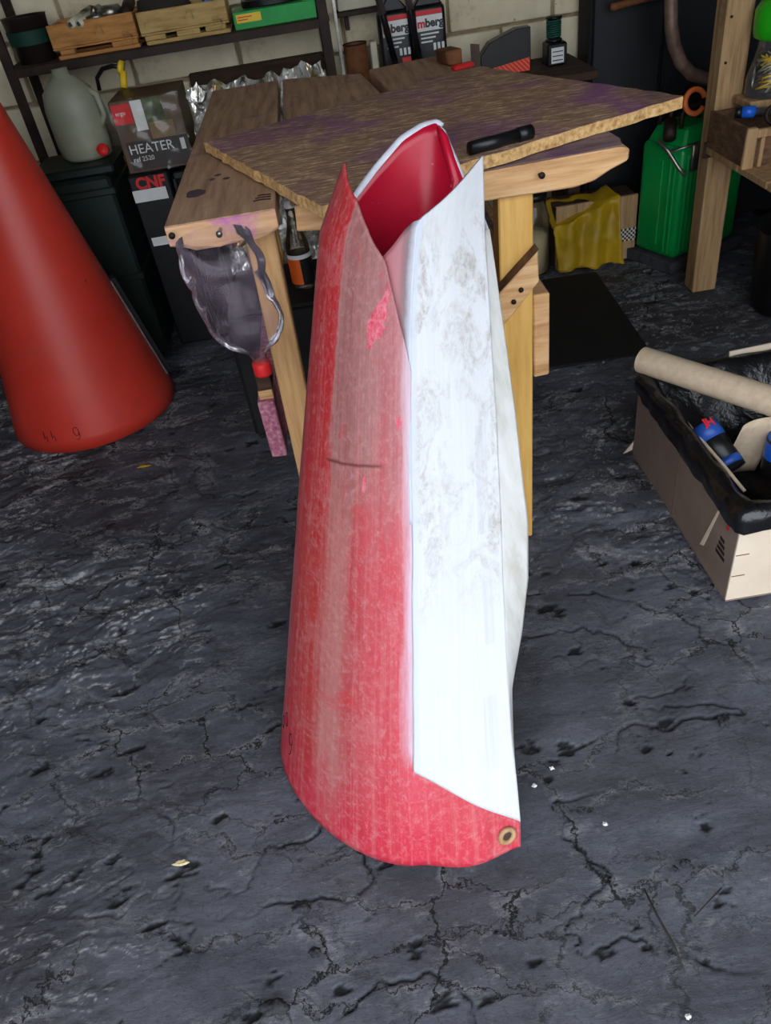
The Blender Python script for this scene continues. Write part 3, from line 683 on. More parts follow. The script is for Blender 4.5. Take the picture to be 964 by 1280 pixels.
# ring hole at the foot
def ringpt(px, pz):  # on the lip at panel coordinate u, height z
    return surf(px, pz, .0)
rc = surf(-.86, .030, .001); tn = (surf(-.93, .030) - surf(-.79, .030)).normalized(); upn = Vector((0, .35, .94)).normalized(); nn = tn.cross(upn).normalized()
if nn.y > 0: nn = -nn
ring = [rc + nn * .001 + (tn * math.cos(a) + upn * math.sin(a)) * .0125 for a in np.linspace(0, 2 * math.pi, 28, endpoint=False)]
eye = mk('eyelet', tube(ring, .0048, 8, True), TAN, cowl, True, label='brass-brown eyelet ring at the foot')
disc = [tuple(rc + nn * .0016 + (tn * math.cos(a) + upn * math.sin(a)) * .0105 for a in np.linspace(0, 2 * math.pi, 24, endpoint=False))]
mk('eyelet_hole', prism([tuple(p) for p in disc[0]], tuple(-nn * .002)), HOLEDK, eye)
# handwritten digits on the lower left
def strokes_on(surface, strokes, r):
    gs = []
    for s in strokes: gs.append(tube([surface(a, b) for a, b in s], r, 6))
    return join(*gs)
def arc2(cx, cz, rx, rz, a0, a1, n=14):
    return [(cx + rx * math.cos(a0 + (a1 - a0) * i / n), cz + rz * math.sin(a0 + (a1 - a0) * i / n)) for i in range(n + 1)]
for st in ([arc2(.865, .108, .018, .014, 0, 6.3)], [arc2(.79, .090, .018, .011, 0, 6.3), [(.772, .090), (.774, .074), (.785, .060), (.80, .055)]], [arc2(.925, .085, .016, .013, .5, 5.5)]):
    mk('handwritten_digit', strokes_on(lambda a, b: surf(a, b, .0006), st, .0008), INK, red)

# ------------------------------------------------------------------ red cone at the left
CB = Vector((-.95, 2.46, 0))
def conept(a, z, off=0):
    r = .282 - .205 * z + off; return Vector((CB.x + r * math.cos(a), CB.y + r * math.sin(a), z))
lc = Thing('red_cone', 'whole satin red cone cowling standing on the floor by the left wall', 'cowling', CB)
def conetop(a): return .99 + .05 * math.cos(2 * (a - 3.9))
NA = 72
V = []; 
for j in range(25):
    for i in range(NA + 1):
        a = math.radians(28) + (2 * math.pi - math.radians(10)) * i / NA
        V.append(tuple(conept(a, conetop(a) * j / 24)))
F = [(j * (NA + 1) + i, j * (NA + 1) + i + 1, (j + 1) * (NA + 1) + i + 1, (j + 1) * (NA + 1) + i) for j in range(24) for i in range(NA)]
mk('shell', (V, F), [REDCONE, REDIN, REDCONE], lc, True, solid=(.005, 1, 2))
def flange_strip(a, z0, z1, o0, o1, th):
    V = []; n = 12
    for i in range(n + 1):
        z = z0 + (z1 - z0) * i / n
        for (aa, o) in ((a, o0), (a, o1), (a + th, o1), (a + th, o0)): V.append(tuple(conept(aa, z, o)))
    F = [(i * 4 + k, i * 4 + (k + 1) % 4, i * 4 + 4 + (k + 1) % 4, i * 4 + 4 + k) for i in range(n) for k in range(4)] + [(3, 2, 1, 0), (n * 4, n * 4 + 1, n * 4 + 2, n * 4 + 3)]
    return V, F
mk('seam_flange', flange_strip(math.radians(14), .06, .42, -.005, .018, .22), BLACKM, lc, label='black seam flange')
mk('edge_strip', flange_strip(math.radians(8), .06, .42, .001, .006, .04), STEEL, lc)
def c4(a, z, s):  # upside-down 4
    return [[(a + .035 * s, z - .012), (a + .035 * s, z + .004), (a, z + .004)], [(a, z - .004), (a, z + .022)]]
A0 = math.radians(-112)
for st in (c4(A0, .052, 1), c4(A0 + .11, .054, 1), [arc2(A0 + .42, .066, .03, .014, 0, 6.3), [(A0 + .45, .066), (A0 + .45, .05), (A0 + .43, .04), (A0 + .4, .04)]]):
    mk('handwritten_digit', strokes_on(lambda a, b: conept(a, b, .0008), st, .0012), INK, lc)

# ------------------------------------------------------------------ work bench
BZ = .88
CHZ = .8845
bench = Thing('work_bench', 'rough plank work bench with stained top behind the red and white cowling', 'work bench', (.1, 2.0, 0))
def plank(poly, z1, th, bev=.003):
    return prism([(x, y, z1 - th) for x, y in poly], (0, 0, th), bev)
def ragged(x0, x1, y, z0, z1, depth):
    """front end profile with a broken lower edge, extruded to depth"""
    pts = [(x0, y, z1), (x1, y, z1)]
    n = 9
    for i in range(n + 1):
        x = x1 + (x0 - x1) * i / n; pts.append((x, y, z0 + random.uniform(0, .009) + (.012 if i in (0,) else 0) + (.010 if i in (n - 1, n) else 0)))
    return prism(pts, (0, depth, 0), .0012)
mk('plank', ragged(-.303, -.104, 1.41, BZ - .052, BZ, 1.225), WOOD, bench)
mk('end_grain', ragged(-.3025, -.1045, 1.4085, BZ - .051, BZ - .002, .0015), ENDP, bench, label='pale sawn plank end')
mk('plank', plank([(-.085, 1.56), (.176, 1.56), (.172, 2.18), (.140, 2.535), (-.092, 2.65)], BZ - .002, .045), WOOD, bench)
mk('plank', plank([(.19, 1.56), (.45, 1.56), (.43, 2.33), (.40, 2.61), (.165, 2.56), (.192, 2.19)], BZ, .045), WOOD, bench)
def blot(cx, cy, rx, ry, seed, z):
    return prism([(cx + rx * math.cos(a) * (1 + .25 * mnoise.noise(Vector((math.cos(a) * 1.5 + seed, math.sin(a) * 1.5, 0)))), cy + ry * math.sin(a) * (1 + .3 * mnoise.noise(Vector((math.cos(a) * 2, math.sin(a) * 2 + seed, 1)))), z) for a in np.linspace(0, 6.283, 28, endpoint=False)], (0, 0, .0004))
BLOT = mat('dark_purple_spill', [(.3, (62, 46, 54)), (.7, (88, 68, 74))], (1, 1, 1), 30, .8, 0, .1, .001)
mk('dark_stain', blot(-.262, 1.585, .020, .026, 1, BZ), BLOT, bench, label='dark oval stain on the plank')
for i, (x, y) in enumerate(((-.235, 1.665), (-.225, 1.69), (-.205, 1.655))): mk('dark_stain', blot(x, y, .007, .008, i + 3, BZ), BLOT, bench)
for k in range(3): mk('scribble', tube([(-.145 + .004 * k, 1.47 + k * .014, BZ + .0004), (-.13, 1.473 + k * .014, BZ + .0004), (-.112, 1.468 + k * .014, BZ + .0004)], .0014, 6), INK, bench)
# front cross board with a bitten right end
xb = [(-.075, 1.425, .828), (-.02, 1.425, .822), (.27, 1.425, .826), (.44, 1.425, .824), (.475, 1.425, .83), (.505, 1.425, .845), (.536, 1.425, .856), (.538, 1.425, .876), (.52, 1.425, .881), (-.07, 1.425, .872)]
xbo = mk('cross_board', prism(xb, (0, .115, 0), .003), WOODX, bench)
mk('cross_board_top', prism([(-.07, 1.429, .8735), (.524, 1.429, .8825), (.534, 1.47, .8825), (.53, 1.538, .8825), (-.07, 1.538, .8735)], (0, 0, .0012)), WOODTOP, xbo, label='purple-stained top face of the cross board')
# legs
mk('leg', beam((.333, 1.465, .826), (.318, 1.44, 0), .066, .05, (0, 1, 0)), WOODY, bench, label='yellow front leg')
mk('leg', beam((-.146, 1.49, .826), (-.160, 1.47, 0), .056, .05, (0, 1, 0)), WOODL, bench)
mk('leg', beam((.33, 2.45, .835), (.33, 2.45, 0), .06, .05, (0, 1, 0)), WOODL, bench)
mk('leg', beam((-.22, 2.5, .828), (-.22, 2.5, 0), .06, .05, (0, 1, 0)), WOODY, bench)
# diagonal brace across the front legs, sawn off upright at its right end
br = [(.365, 1.405, .725), (.367, 1.405, .665), (.298, 1.405, .588), (.05, 1.405, .33), (-.02, 1.405, .33), (.29, 1.405, .655)]
brc = mk('brace', prism(br, (0, .028, 0), .002), WOODX, bench)
mk('brace_top', prism([(.3655, 1.404, .7275), (.29, 1.404, .6575), (.29, 1.436, .6575), (.3655, 1.436, .7275)], (.0012, 0, .002)), WOODDR, brc)
# side rails
mk('side_rail', box(.372, .408, 1.47, 2.46, .415, .605, .003, 0, .002), WOODX, bench)
mk('side_rail_top', box(.374, .406, 1.475, 2.45, .604, .6065, 0), WOODTOP, bench)
mk('side_rail', box(-.243, -.205, 1.52, 2.5, .285, .435, .003, 0, .003), WOODP, bench, label='rail end sprayed purple')
mk('rail_spacer', box(-.238, -.205, 1.535, 1.60, .436, .458, .002), WOODX, bench)
mk('rail_spacer', box(-.236, -.203, 1.535, 1.60, .4585, .505, .002), WOODDK, bench)
# nails and bolt heads
def nail(p, d, r=.006, L=.012):
    p = Vector(p); d = Vector(d).normalized()
    return join(tube([p - d * .002, p + d * L], r * .45, 8), tube([p + d * L, p + d * (L + .003)], r, 10))
for p in ((.373, 1.425, .858), (-.292, 1.408, .866)):
    mk('nail', nail(p, (0.1, -1, .1)), STEELDK, bench, True)
for p in ((.331, 1.405, .655), (.316, 1.405, .633), (-.138, 1.462, .39), (-.128, 1.462, .383)):
    mk('nail', nail(p, (0, -1, 0), .005, .0005), STEELDK, bench, True)

# loose chipboard sheet on the bench
cb = [Vector((-.262, 1.874, 0)), Vector((-.020, 1.294, 0)), Vector((.700, 1.595, 0)), Vector((.423, 2.196, 0))]
chip = Thing('chipboard_sheet', 'rough purple-stained chipboard sheet lying askew across the bench', 'board', (.23, 1.75, CHZ))
def chip_poly(inset=0, n=26):
    out = []; c = sum(cb, Vector()) / 4
    for i in range(4):
        a, b = cb[i], cb[(i + 1) % 4]
        d = (b - a).normalized(); nrm = Vector((d.y, -d.x, 0))
        for k in range(n):
            p = a.lerp(b, k / n); j = 0 if k == 0 else random.uniform(-.004, .003)
            out.append(p + nrm * j)
    return out
poly = chip_poly()
mk('sheet_core', prism([(p.x, p.y, CHZ) for p in poly], (0, 0, .0205)), CHIPEDGE, chip)
mk('sheet_face', prism([(p.x, p.y, CHZ + .0205) for p in poly], (0, 0, .001)), CHIP, chip, label='stained strand surface')

# things on the bench
CT = BZ + .0255
mk('marker', join(tube([(.252, 1.435, .9182), (.345, 1.468, .9182)], .0115, 14), tube([(.345, 1.468, .9182), (.372, 1.4775, .9182)], .0128, 14)), BLACK, None, True, 'black barrelled marker pen lying on the chipboard beside the white cone tip', 'marker')
mk('wood_offcut', box(.36, .41, 2.40, 2.50, BZ + .001, BZ + .038, .004, .15, .005), RUST, None, False, 'small rust-brown wood offcut at the back edge of the bench', 'offcut')
mk('red_scrap', xf(box(-.03, .03, -.012, .012, 0, .012, .003), Matrix.Translation((.405, 2.345, BZ + .001)) @ Matrix.Rotation(.3, 4, 'Z')), REDP, None, False, 'small red plastic scrap beside the wood offcut', 'scrap')

# hanging cut bottle under the left plank
BX, BY = -.198, 1.335
hb = Thing('cut_bottle', 'crumpled clear plastic bottle hanging upside down from a nail on the bench', 'bottle', (BX, BY, .60))
prof = [(.014, .628), (.0145, .640), (.017, .650), (.030, .660), (.050, .672), (.063, .690), (.070, .712), (.073, .735), (.070, .76), (.067, .79), (.068, .82), (.066, .85), (.062, .876)]
def prof_r(z): return interp([(b, a) for a, b in prof], z)[0]
g = lathe([(prof_r(z), z) for z in np.linspace(.628, .876, 46)], (BX, BY, 0), 72, False, 1.0, .8)
V = []
for (x, y, z) in g[0]:
    k = max(0, min(1, (z - .66) / .05)); q = Vector((x, y, z)); a = math.atan2(y - BY, x - BX)
    d = mnoise.noise_vector(q * 10 + Vector((3, 1, 2))) * .013; rdg = abs(mnoise.noise(q * 15)) * .016 - .005
    cut_ = max(0, (z - .80) / .076) * .030 * max(0, math.sin(a + 2.6))       # slanted, ragged open end
    n_ = Vector((math.cos(a), math.sin(a), 0))
    V.append((x + (d.x + n_.x * rdg) * k - (z - .75) * .10, y + (d.y * .6 + n_.y * rdg) * k, z + d.z * k * .3 - cut_))
hbm = mk('bottle_body', (V, g[1]), PET, hb, True)
mk('bottle_cap', lathe([(.0, .567), (.016, .568), (.0175, .572), (.0175, .592), (.0165, .5945), (.0, .595)], (BX + .012, BY, .036), 24), REDP, hb, True, label='red screw cap')
mk('hanging_nail', nail((-.206, 1.405, .862), (0, -1, .05), .006, .03), STEEL, hb, True)

# ------------------------------------------------------------------ under and behind the bench
mk('storage_case', join(box(-.36, .06, 2.06, 2.43, .012, .40, .012), box(-.34, .04, 2.08, 2.41, .40, .412, .006), box(-.35, .05, 2.07, 2.42, 0, .014, .003)), BLACKM, None, False, 'matt black case on the floor under the bench', 'case')
b2 = Thing('sauce_bottle', 'clear bottle with orange and black label under the bench', 'bottle', (-.123, 2.2, .413))
mk('bottle_body', lathe([(.030, .413), (.034, .418), (.034, .52), (.032, .545), (.018, .59), (.013, .615), (.013, .64)], (-.123, 2.2, 0), 28), GLASSB, b2, True)
mk('label', lathe([(.0346, .43), (.0346, .515)], (-.123, 2.2, 0), 28, False), BLACK, b2, True)
mk('label_panel', lathe([(.0352, .432), (.0352, .505)], (-.123, 2.2, 0), 28, False), ORANGE, b2, True)
b2p = b2.o.children[-1]
# keep only the left facing third of the orange panel
bmx = bmesh.new(); bmx.from_mesh(b2p.data)
bmesh.ops.delete(bmx, geom=[f for f in bmx.faces if not (f.calc_center_median().x < -.002 and f.calc_center_median().y < .01)], context='FACES'); bmx.to_mesh(b2p.data); bmx.free()
mk('label_band', lathe([(.0349, .505), (.0349, .517)], (-.123, 2.2, 0), 28, False), WHITE, b2, True)
mk('cap', lathe([(.0, .64), (.014, .641), (.0145, .645), (.0145, .66), (.0, .662)], (-.123, 2.2, 0), 20), WHITE, b2, True)

# dark stack at the left with heater box on top
mk('green_chest', join(box(-1.02, -.73, 2.80, 3.10, 0, .66, .01), box(-1.03, -.72, 2.79, 3.11, .60, .625, .004), box(-1.03, -.72, 2.79, 3.11, .30, .325, .004), box(-1.0, -.71, 2.82, 3.08, .66, .69, .006)), DKGREEN, None, False, 'dark green ribbed chest in the shade behind the red cone', 'chest')
tcase = Thing('printed_tool_box', 'black tool box with red letters and white bars under the heater carton', 'tool box', (-.605, 2.97, 0))
mk('body', box(-.685, -.545, 2.85, 3.10, 0, .633, .006), BLACK, tcase)
mk('white_bar', box(-.682, -.565, 2.8485, 2.8495, .545, .585, 0), WHITE, tcase)
mk('white_bar', box(-.668, -.55, 2.8485, 2.8495, .39, .42, 0), WHITE, tcase)
mk('red_letters', text_geo('CNF', .052, (-.662, 2.849, .588), bold=.002), REDP, tcase, label='red letters CNF')
tc2 = Thing('carry_case', 'black carry case with moulded handle beside the lettered tool box', 'case', (-.46, 2.97, 0))
mk('body', box(-.540, -.44, 2.86, 3.1, 0, .60, .012), BLACKM, tc2)
mk('frame', join(box(-.536, -.522, 2.845, 2.86, .05, .625, .004), box(-.536, -.436, 2.845, 2.86, .60, .625, .004), box(-.45, -.436, 2.845, 2.86, .05, .60, .004)), BLACK, tc2)
mk('handle', tube([(-.50, 2.85, .54), (-.50, 2.82, .55), (-.465, 2.82, .55), (-.465, 2.85, .54)], .009, 8), BLACK, tc2, True)

hx = Thing('heater_carton', 'taped retail carton printed HEATER on top of the black cases', 'carton', (-.56, 2.96, .637))
mk('box_body', box(-.672, -.445, 2.86, 3.07, .637, .86, .003), mat('brown_print_carton', [(.3, (74, 56, 38)), (.7, (104, 82, 58))], (1, 1, 1), 6, .4, 0, .05, .001), hx)
hdb = mk('dark_band', box(-.655, -.446, 2.8575, 2.8595, .645, .735, 0), mat('dark_print', [(.3, (44, 38, 36)), (.7, (60, 52, 48))], (1, 1, 1), 5, .35, 0, 0), hx)
mk('heater_lettering', text_geo('HEATER', .042, (-.650, 2.857, .697)), WHITE, hdb, label='white lettering HEATER')
mk('small_lettering', text_geo('ref 2520', .021, (-.645, 2.857, .673)), WHITE, hdb)
hrl = mk('red_label', box(-.667, -.605, 2.857, 2.8595, .79, .85, 0), REDP, hx, label='red square label')
mk('label_lettering', text_geo('ergo', .018, (-.658, 2.8565, .818)), WHITE, hrl)
mk('white_photo', box(-.602, -.565, 2.857, 2.8595, .765, .855, 0), WHITE, hx)
mk('green_photo', box(-.562, -.50, 2.857, 2.8595, .775, .858, 0), mat('dim_green_print', [(.3, (30, 40, 24)), (.7, (96, 104, 60))], (1, 1, 1), 20, .3, 0, 0), hx)
mk('tape_patch', box(-.56, -.48, 2.8565, 2.8595, .735, .785, 0), mat('brown_tape', [(.3, (112, 90, 58)), (.7, (138, 112, 76))], (1, 1, 1), 8, .3, 0, 0), hx)
mk('bar_code', box(-.475, -.46, 2.8565, 2.8595, .69, .725, 0), WHITE, hx)
film = crumple(grid(lambda a, b: (-.675 + .235 * a, 2.848 - .004, .64 + .225 * b), 24, 20), .006, 22, 2)
mk('shrink_film', film, FILM, hx, True, label='crinkled clear film')

# foil sheet / bag beside the carton, lying on the rear shelf toward the wall
def foilfn(a, b):
    x = -.412 + a * .45; top = .862 - .01 * a
    z = .015 + (top - .015) * b; y = 2.80 + .16 * a + .05 * b
    return (x, y, z)
g = crumple(grid(foilfn, 34, 60), .026, 24, 4)
mk('foil_bag', g, FOIL, None, False, 'crumpled shiny printed foil bag between heater carton and bench', 'bag', solid=.002)

# rear wall bench
rb = Thing('rear_shelf_table', 'low dark plank table along the block wall behind the bench', 'table', (.33, 3.18, 0))
for i, (y0, y1) in enumerate(((3.0, 3.115), (3.12, 3.24), (3.245, 3.375))): mk('top_plank', box(.125, 1.0, y0, y1, .66, .69, .003, 0, .001), WOODDK, rb)
for x in (.16, .96):
    for y in (3.15, 3.34): mk('leg', box(x - .025, x + .025, y - .025, y + .025, 0, .66, .003), WOODDK, rb)
# ------------------------------------------------------------------ white jug with red cap, hose with yellow cap
jg = Thing('white_jug', 'cloudy white plastic jug with red cap standing on the dark chest', 'jug', (-.80, 2.95, .691))
jp = [(.070, .0), (.086, .012), (.090, .05), (.090, .16), (.080, .21), (.045, .245), (.026, .255), (.026, .275)]
g = lathe([(r, z + .691) for r, z in jp], (-.81, 2.95, 0), 28, True, 1, .75)
mk('jug_body', g, JUGPL, jg, True)
mk('jug_handle', tube([(-.745, 2.94, .90), (-.715, 2.93, .88), (-.708, 2.93, .82), (-.735, 2.93, .78)], .011, 10), JUGPL, jg, True)
mk('jug_cap', rot_about(lathe([(.0, 0), (.019, .001), (.019, .016), (.0, .018)], (-.735, 2.872, .725), 20), Vector((-.735, 2.872, .725)), 'X', math.radians(80)), REDP, jg, True, label='small red cap')
hs = Thing('hose_cap', 'yellow cap on a short black hose above the heater carton', 'hose', (-.66, 3.05, .862))
hp = [(-.745, 3.12, .862), (-.74, 3.12, .90), (-.71, 3.11, .925), (-.67, 3.10, .93), (-.645, 3.09, .925)]
mk('hose', tube(hp, .007, 10), BLACK, hs, True)
mk('yellow_cap', join(tube([(-.648, 3.09, .925), (-.635, 3.088, .92)], .022, 18), tube([(-.64, 3.09, .91), (-.65, 3.07, .864)], .012, 12)), YELLOWP, hs, True)

# ------------------------------------------------------------------ shelf rack upper left
rk = Thing('shelf_rack', 'dark steel angle rack fixed along the block wall', 'shelf', (-.48, 3.26, 0))
for x in (-1.025, .07):
    for y in (3.14, 3.37):
        mk('post', join(box(x - .018, x + .018, y - .003, y + .003, 0, 1.9, .001), box(x - .018, x - .012, y, y + .012 if y < 3.2 else y - .012, 0, 1.9, .0)) if False else box(x - .017, x + .017, y - .006, y + .006, 0, 1.9, .001), STEELDK, rk)
mk('front_rail', box(-1.01, .055, 3.135, 3.147, .935, .962, .001), STEELDK, rk)
mk('back_rail', box(-1.01, .055, 3.365, 3.377, .935, .962, .001), STEELDK, rk)
for y0, y1 in ((3.148, 3.215), (3.22, 3.29), (3.295, 3.364)): mk('shelf_board', box(-1.04, .09, y0, y1, .948, .964, .002), WOODDK, rk)
mk('lower_board', box(-.46, .052, 3.335, 3.362, .775, .835, .004, 0, .003), WOODDK, rk)
mk('side_bar', box(.106, .118, 3.136, 3.148, .0, 1.9, .001), STEEL, rk)

def crate(name, label, x0, x1, z0, z1, m, gaps):
    t = Thing(name, label, 'crate', ((x0 + x1) / 2, 3.24, z0))
    mk('front_board', box(x0, x1, 3.152, 3.164, z0 + .035, z1, .002, 0, .001), m, t)
    mk('back_board', box(x0, x1, 3.316, 3.328, z0 + .035, z1, .002, 0, .001), m, t)
    for x in (x0, x1 - .012): mk('end_board', box(x, x + .012, 3.166, 3.314, z0 + .03, z1 - .004, .002), m, t)
    mk('bottom_slat', box(x0 + .01, x1 + .0, 3.150, 3.20, z0, z0 + .012, .002, 0, .001), m, t)
    mk('bottom_slat', box(x0 + .01, x1 + .0, 3.26, 3.32, z0, z0 + .012, .002, 0, .001), m, t)
    mk('floor_board', box(x0, x1, 3.152, 3.328, z0 + .028, z0 + .034, .001), m, t)
    for a, b in gaps: mk('spacer_block', box(x0 + a, x0 + b, 3.153, 3.19, z0 + .0125, z0 + .0275, .001), m, t)
    return t
crate('wooden_crate', 'orange wooden slatted crate at the left of the steel rack', -.862, -.568, .965, 1.068, WOODCR, ((.02, .07), (.20, .29)))
crate('wooden_crate', 'yellowish wooden slatted crate beside the flat green box', -.556, -.252, .965, 1.062, WOODCR2, ((.01, .08), (.12, .2), (.22, .29)))
gb = Thing('green_box', 'flat green cardboard box with a yellow label on the rack', 'box', (-.09, 3.24, .965))
mk('tray', box(-.236, .05, 3.152, 3.33, .965, 1.018, .002), GREENBOX, gb)
gbl = mk('label', box(-.226, -.14, 3.1505, 3.1515, .985, 1.010, 0), YELLOWP, gb)
for k, w_ in enumerate((.05, .035)): mk('label_line', box(-.221, -.221 + w_, 3.1497, 3.1504, 1.000 - k * .008, 1.003 - k * .008, 0), REDP, gbl)
# contents of the crates
for i, (x, z, L) in enumerate(((-.775, 1.062, .10), (-.748, 1.060, .11))):
    t = Thing('pipe_fitting', 'pale ringed pipe fitting, %s of two in the orange crate' % ('left' if i == 0 else 'right'), 'fitting', (x, 3.2, z - .02), 'pipe fittings in the orange crate')
    mk('sleeve', tube([(x, 3.145, z), (x + .03, 3.145 + L, z + .012)], .0135, 14), WHITEPL, t, True)
    mk('bore', tube([(x, 3.1438, z), (x, 3.1446, z)], .007, 12), BLACK, t)
    mk('body', tube([(x + .03, 3.145 + L, z + .012), (x + .05, 3.30, z + .02)], .016, 12), STEEL, t, True)
mk('fitting', join(tube([(-.72, 3.17, 1.058), (-.66, 3.2, 1.075)], .016, 12), tube([(-.665, 3.198, 1.074), (-.62, 3.23, 1.07)], .022, 12), tube([(-.70, 3.18, 1.072), (-.69, 3.18, 1.10)], .01, 10)), STEEL, None, True, 'steel pipe joint lying at the top of the orange crate', 'fitting')
mk('fitting', join(tube([(-.60, 3.19, 1.056), (-.585, 3.28, 1.09)], .02, 12)), STEELDK, None, True, 'dark pipe stub at the right end of the orange crate', 'fitting')
mk('canvas_bundle', crumple(lathe([(.02, 0), (.06, .01), (.068, .05), (.055, .09), (.02, .105)], (-.47, 3.24, 1.0), 20, True, 1.4, .9), .012, 18, 3), DARKWALL, None, True, 'dark cloth bundle inside the yellowish crate', 'cloth')
mk('blue_packet', box(-.33, -.27, 3.20, 3.26, 1.0, 1.075, .003, .2), BLUEP, None, False, 'small blue packet inside the yellowish crate', 'packet')
mk('cable_coil', join(*[tube([(-.10 + .10 * math.cos(a), 3.235 + .06 * math.sin(a), 1.024 + .004 * k) for a in np.linspace(0, 6.283, 28, endpoint=False)], .005, 6, True) for k in range(4)]), BLACK, None, True, 'coil of black cable on the flat green box', 'cable')
bk = Thing('dark_bucket', 'dark bucket with teal cloth at the left end of the rack', 'bucket', (-.945, 3.235, .965))
mk('bucket_wall', lathe([(.062, .965), (.075, 1.10), (.078, 1.102), (.072, 1.10), (.060, .97)], (-.945, 3.232, 0), 26, True), mat('dark_brown_bucket', [(.3, (24, 18, 16)), (.7, (44, 34, 30))], (1, 1, 1), 8, .5, 0, .05, .001), bk, True)
mk('teal_patch', lathe([(.0715, 1.02), (.0745, 1.062)], (-.945, 3.232, 0), 26, False), DKTEAL, bk, True, label='teal painted band')
mk('pale_carton', box(.13, .34, 3.30, 3.38, .955, 1.08, .003), WHITEPL, None, False, 'pale flat carton on the small wall bracket right of the rack', 'carton')
mk('wall_bracket_shelf', join(box(.115, .36, 3.285, 3.384, .938, .954, .002), box(.15, .165, 3.33, 3.384, .89, .938, .001), box(.31, .325, 3.33, 3.384, .89, .938, .001)), STEELDK, None, False, 'short dark wall shelf right of the steel rack', 'shelf')

# ------------------------------------------------------------------ on the rear table
can = Thing('rusty_can', 'rusty brown can on the rear table beside the black bottles', 'can', (.168, 3.2, .691))
mk('can_body', lathe([(.040, .691), (.042, .695), (.042, .862), (.0405, .864), (.0395, .86), (.0395, .72)], (.168, 3.2, 0), 26, True), RUST, can, True)
mk('rim', tube([(.168 + .042 * math.cos(a), 3.2 + .042 * math.sin(a), .863) for a in np.linspace(0, 6.283, 26, endpoint=False)], .0025, 6, True), STEELDK, can, True)
mk('white_tile', box(.222, .246, 3.20, 3.25, .691, .86, .003), WHITEPL, None, False, 'narrow white block between the rusty can and the black bottles', 'block')
def oil_bottle(label, x, rz):
    t = Thing('additive_bottle', label, 'bottle', (x, 3.2, .691), 'black bottles on the rear table')
    w, d = .058, .035
    mk('body', box(x - w, x + w, 3.2 - d, 3.2 + d, .691, .945, .014, 0, 0, 3), BLACK, t, True)
    mk('shoulder', prism([(x - w + .006, 3.2 - d + .01, .944), (x + w - .006, 3.2 - d + .01, .944), (x + .018, 3.2 - d + .01, .985), (x - .018, 3.2 - d + .01, .985)], (0, 2 * d - .02, 0), .004), BLACK, t)
    mk('cap', lathe([(.0, .985), (.020, .986), (.020, 1.02), (.0, 1.021)], (x, 3.2, 0), 20), BLACK, t, True)
    y = 3.2 - d - .0008
    mk('red_band', box(x - w + .012, x + w - .012, y, y + .002, .918, .932, 0), REDP, t)
    wbd = mk('white_band', box(x - w + .012, x + w - .012, y, y + .002, .870, .917, 0), WHITE, t)
    mk('lettering', text_geo('mberg', .036, (x - .044, y - .0004, .882), bold=.0015), BLACK, wbd, label='black lettering berg')
    mk('red_letter', text_geo('m', .036, (x - .044, y - .0009, .882), bold=.0016), REDP, wbd)
    for k, zz in enumerate((.858, .846, .834)): mk('print_line', box(x - .035, x + .030 - k * .012, y, y + .002, zz, zz + .005, 0), WHITE, t)
    mk('red_corner', box(x + .015, x + w - .012, y, y + .002, .78, .80, 0), REDP, t)
    for k in range(3): mk('pictogram', box(x + .008 + k * .015, x + .017 + k * .015, y, y + .002, .808, .83, 0), WHITE, t)
    return t
oil_bottle('black bottle with white label, left of two on the rear table', .315, 0)
oil_bottle('black bottle with white label, right of two on the rear table', .438, 0)
for i, (x0, x1) in enumerate(((.245, .298), (.352, .385))):
    t = Thing('shock_rod', ['black rod with grey sheen leaning on the left black bottle', 'black rod with grey sheen leaning between the two black bottles'][i], 'rod', (x1, 3.125, .691), 'black rods leaning on the bottles')
    mk('rod', tube([(x0, 3.152, 1.12), (x1, 3.128, .80)], .011, 14), BLACK, t, True)
    mk('grip', tube([(x1, 3.128, .80), (x1 + .012, 3.118, .693)], .0135, 14), BLACK, t, True)
    mk('sheen_sleeve', tube([(x0, 3.151, 1.12), (x0 + (x1 - x0) * .55, 3.138, .944)], .0122, 14), STEEL, t, True)  # grey sheen of the rod put in as a steel sleeve
pk = Thing('abrasive_pack', 'black and orange striped card pack against the block wall', 'pack', (.70, 3.2, .691))
mk('card', prism([(.615, 3.17, .691), (.80, 3.17, .691), (.80, 3.17, .83), (.75, 3.17, .83), (.65, 3.17, .80), (.615, 3.17, .76)], (0, .05, 0), .002), BLACK, pk)
mk('striped_front', prism([(.638, 3.167, .692), (.795, 3.167, .692), (.795, 3.167, .735), (.638, 3.167, .715)], (0, .002, 0)), STRIPE, pk)
mk('cardboard_side', prism([(.60, 3.20, .691), (.614, 3.18, .691), (.614, 3.18, .80), (.60, 3.20, .80)], (-.012, .02, 0)), CARD, pk)
mt = Thing('wall_meter', 'small black meter with white label on the wall table end', 'meter', (.89, 3.2, .691))
mk('case', box(.862, .935, 3.17, 3.25, .691, .765, .006), BLACK, mt)
mlb = mk('label', box(.876, .922, 3.1675, 3.1695, .70, .75, .0), WHITE, mt)
for k in range(3): mk('label_line', box(.88, .918, 3.166, 3.1674, .708 + k * .014, .711 + k * .014, 0), BLACK, mlb)
tl = Thing('teal_spool', 'dark spool of teal cord standing on the black meter', 'spool', (.895, 3.21, .766))
mk('drum', lathe([(.03, .766), (.03, .772), (.022, .775), (.022, .835), (.03, .838), (.03, .844)], (.895, 3.21, 0), 24), BLACK, tl, True)
mk('cord', tube([(.895 + .0245 * math.cos(a), 3.21 + .0245 * math.sin(a), .778 + a * .0011) for a in np.linspace(0, 50, 160)], .003, 6), TEAL, tl, True)
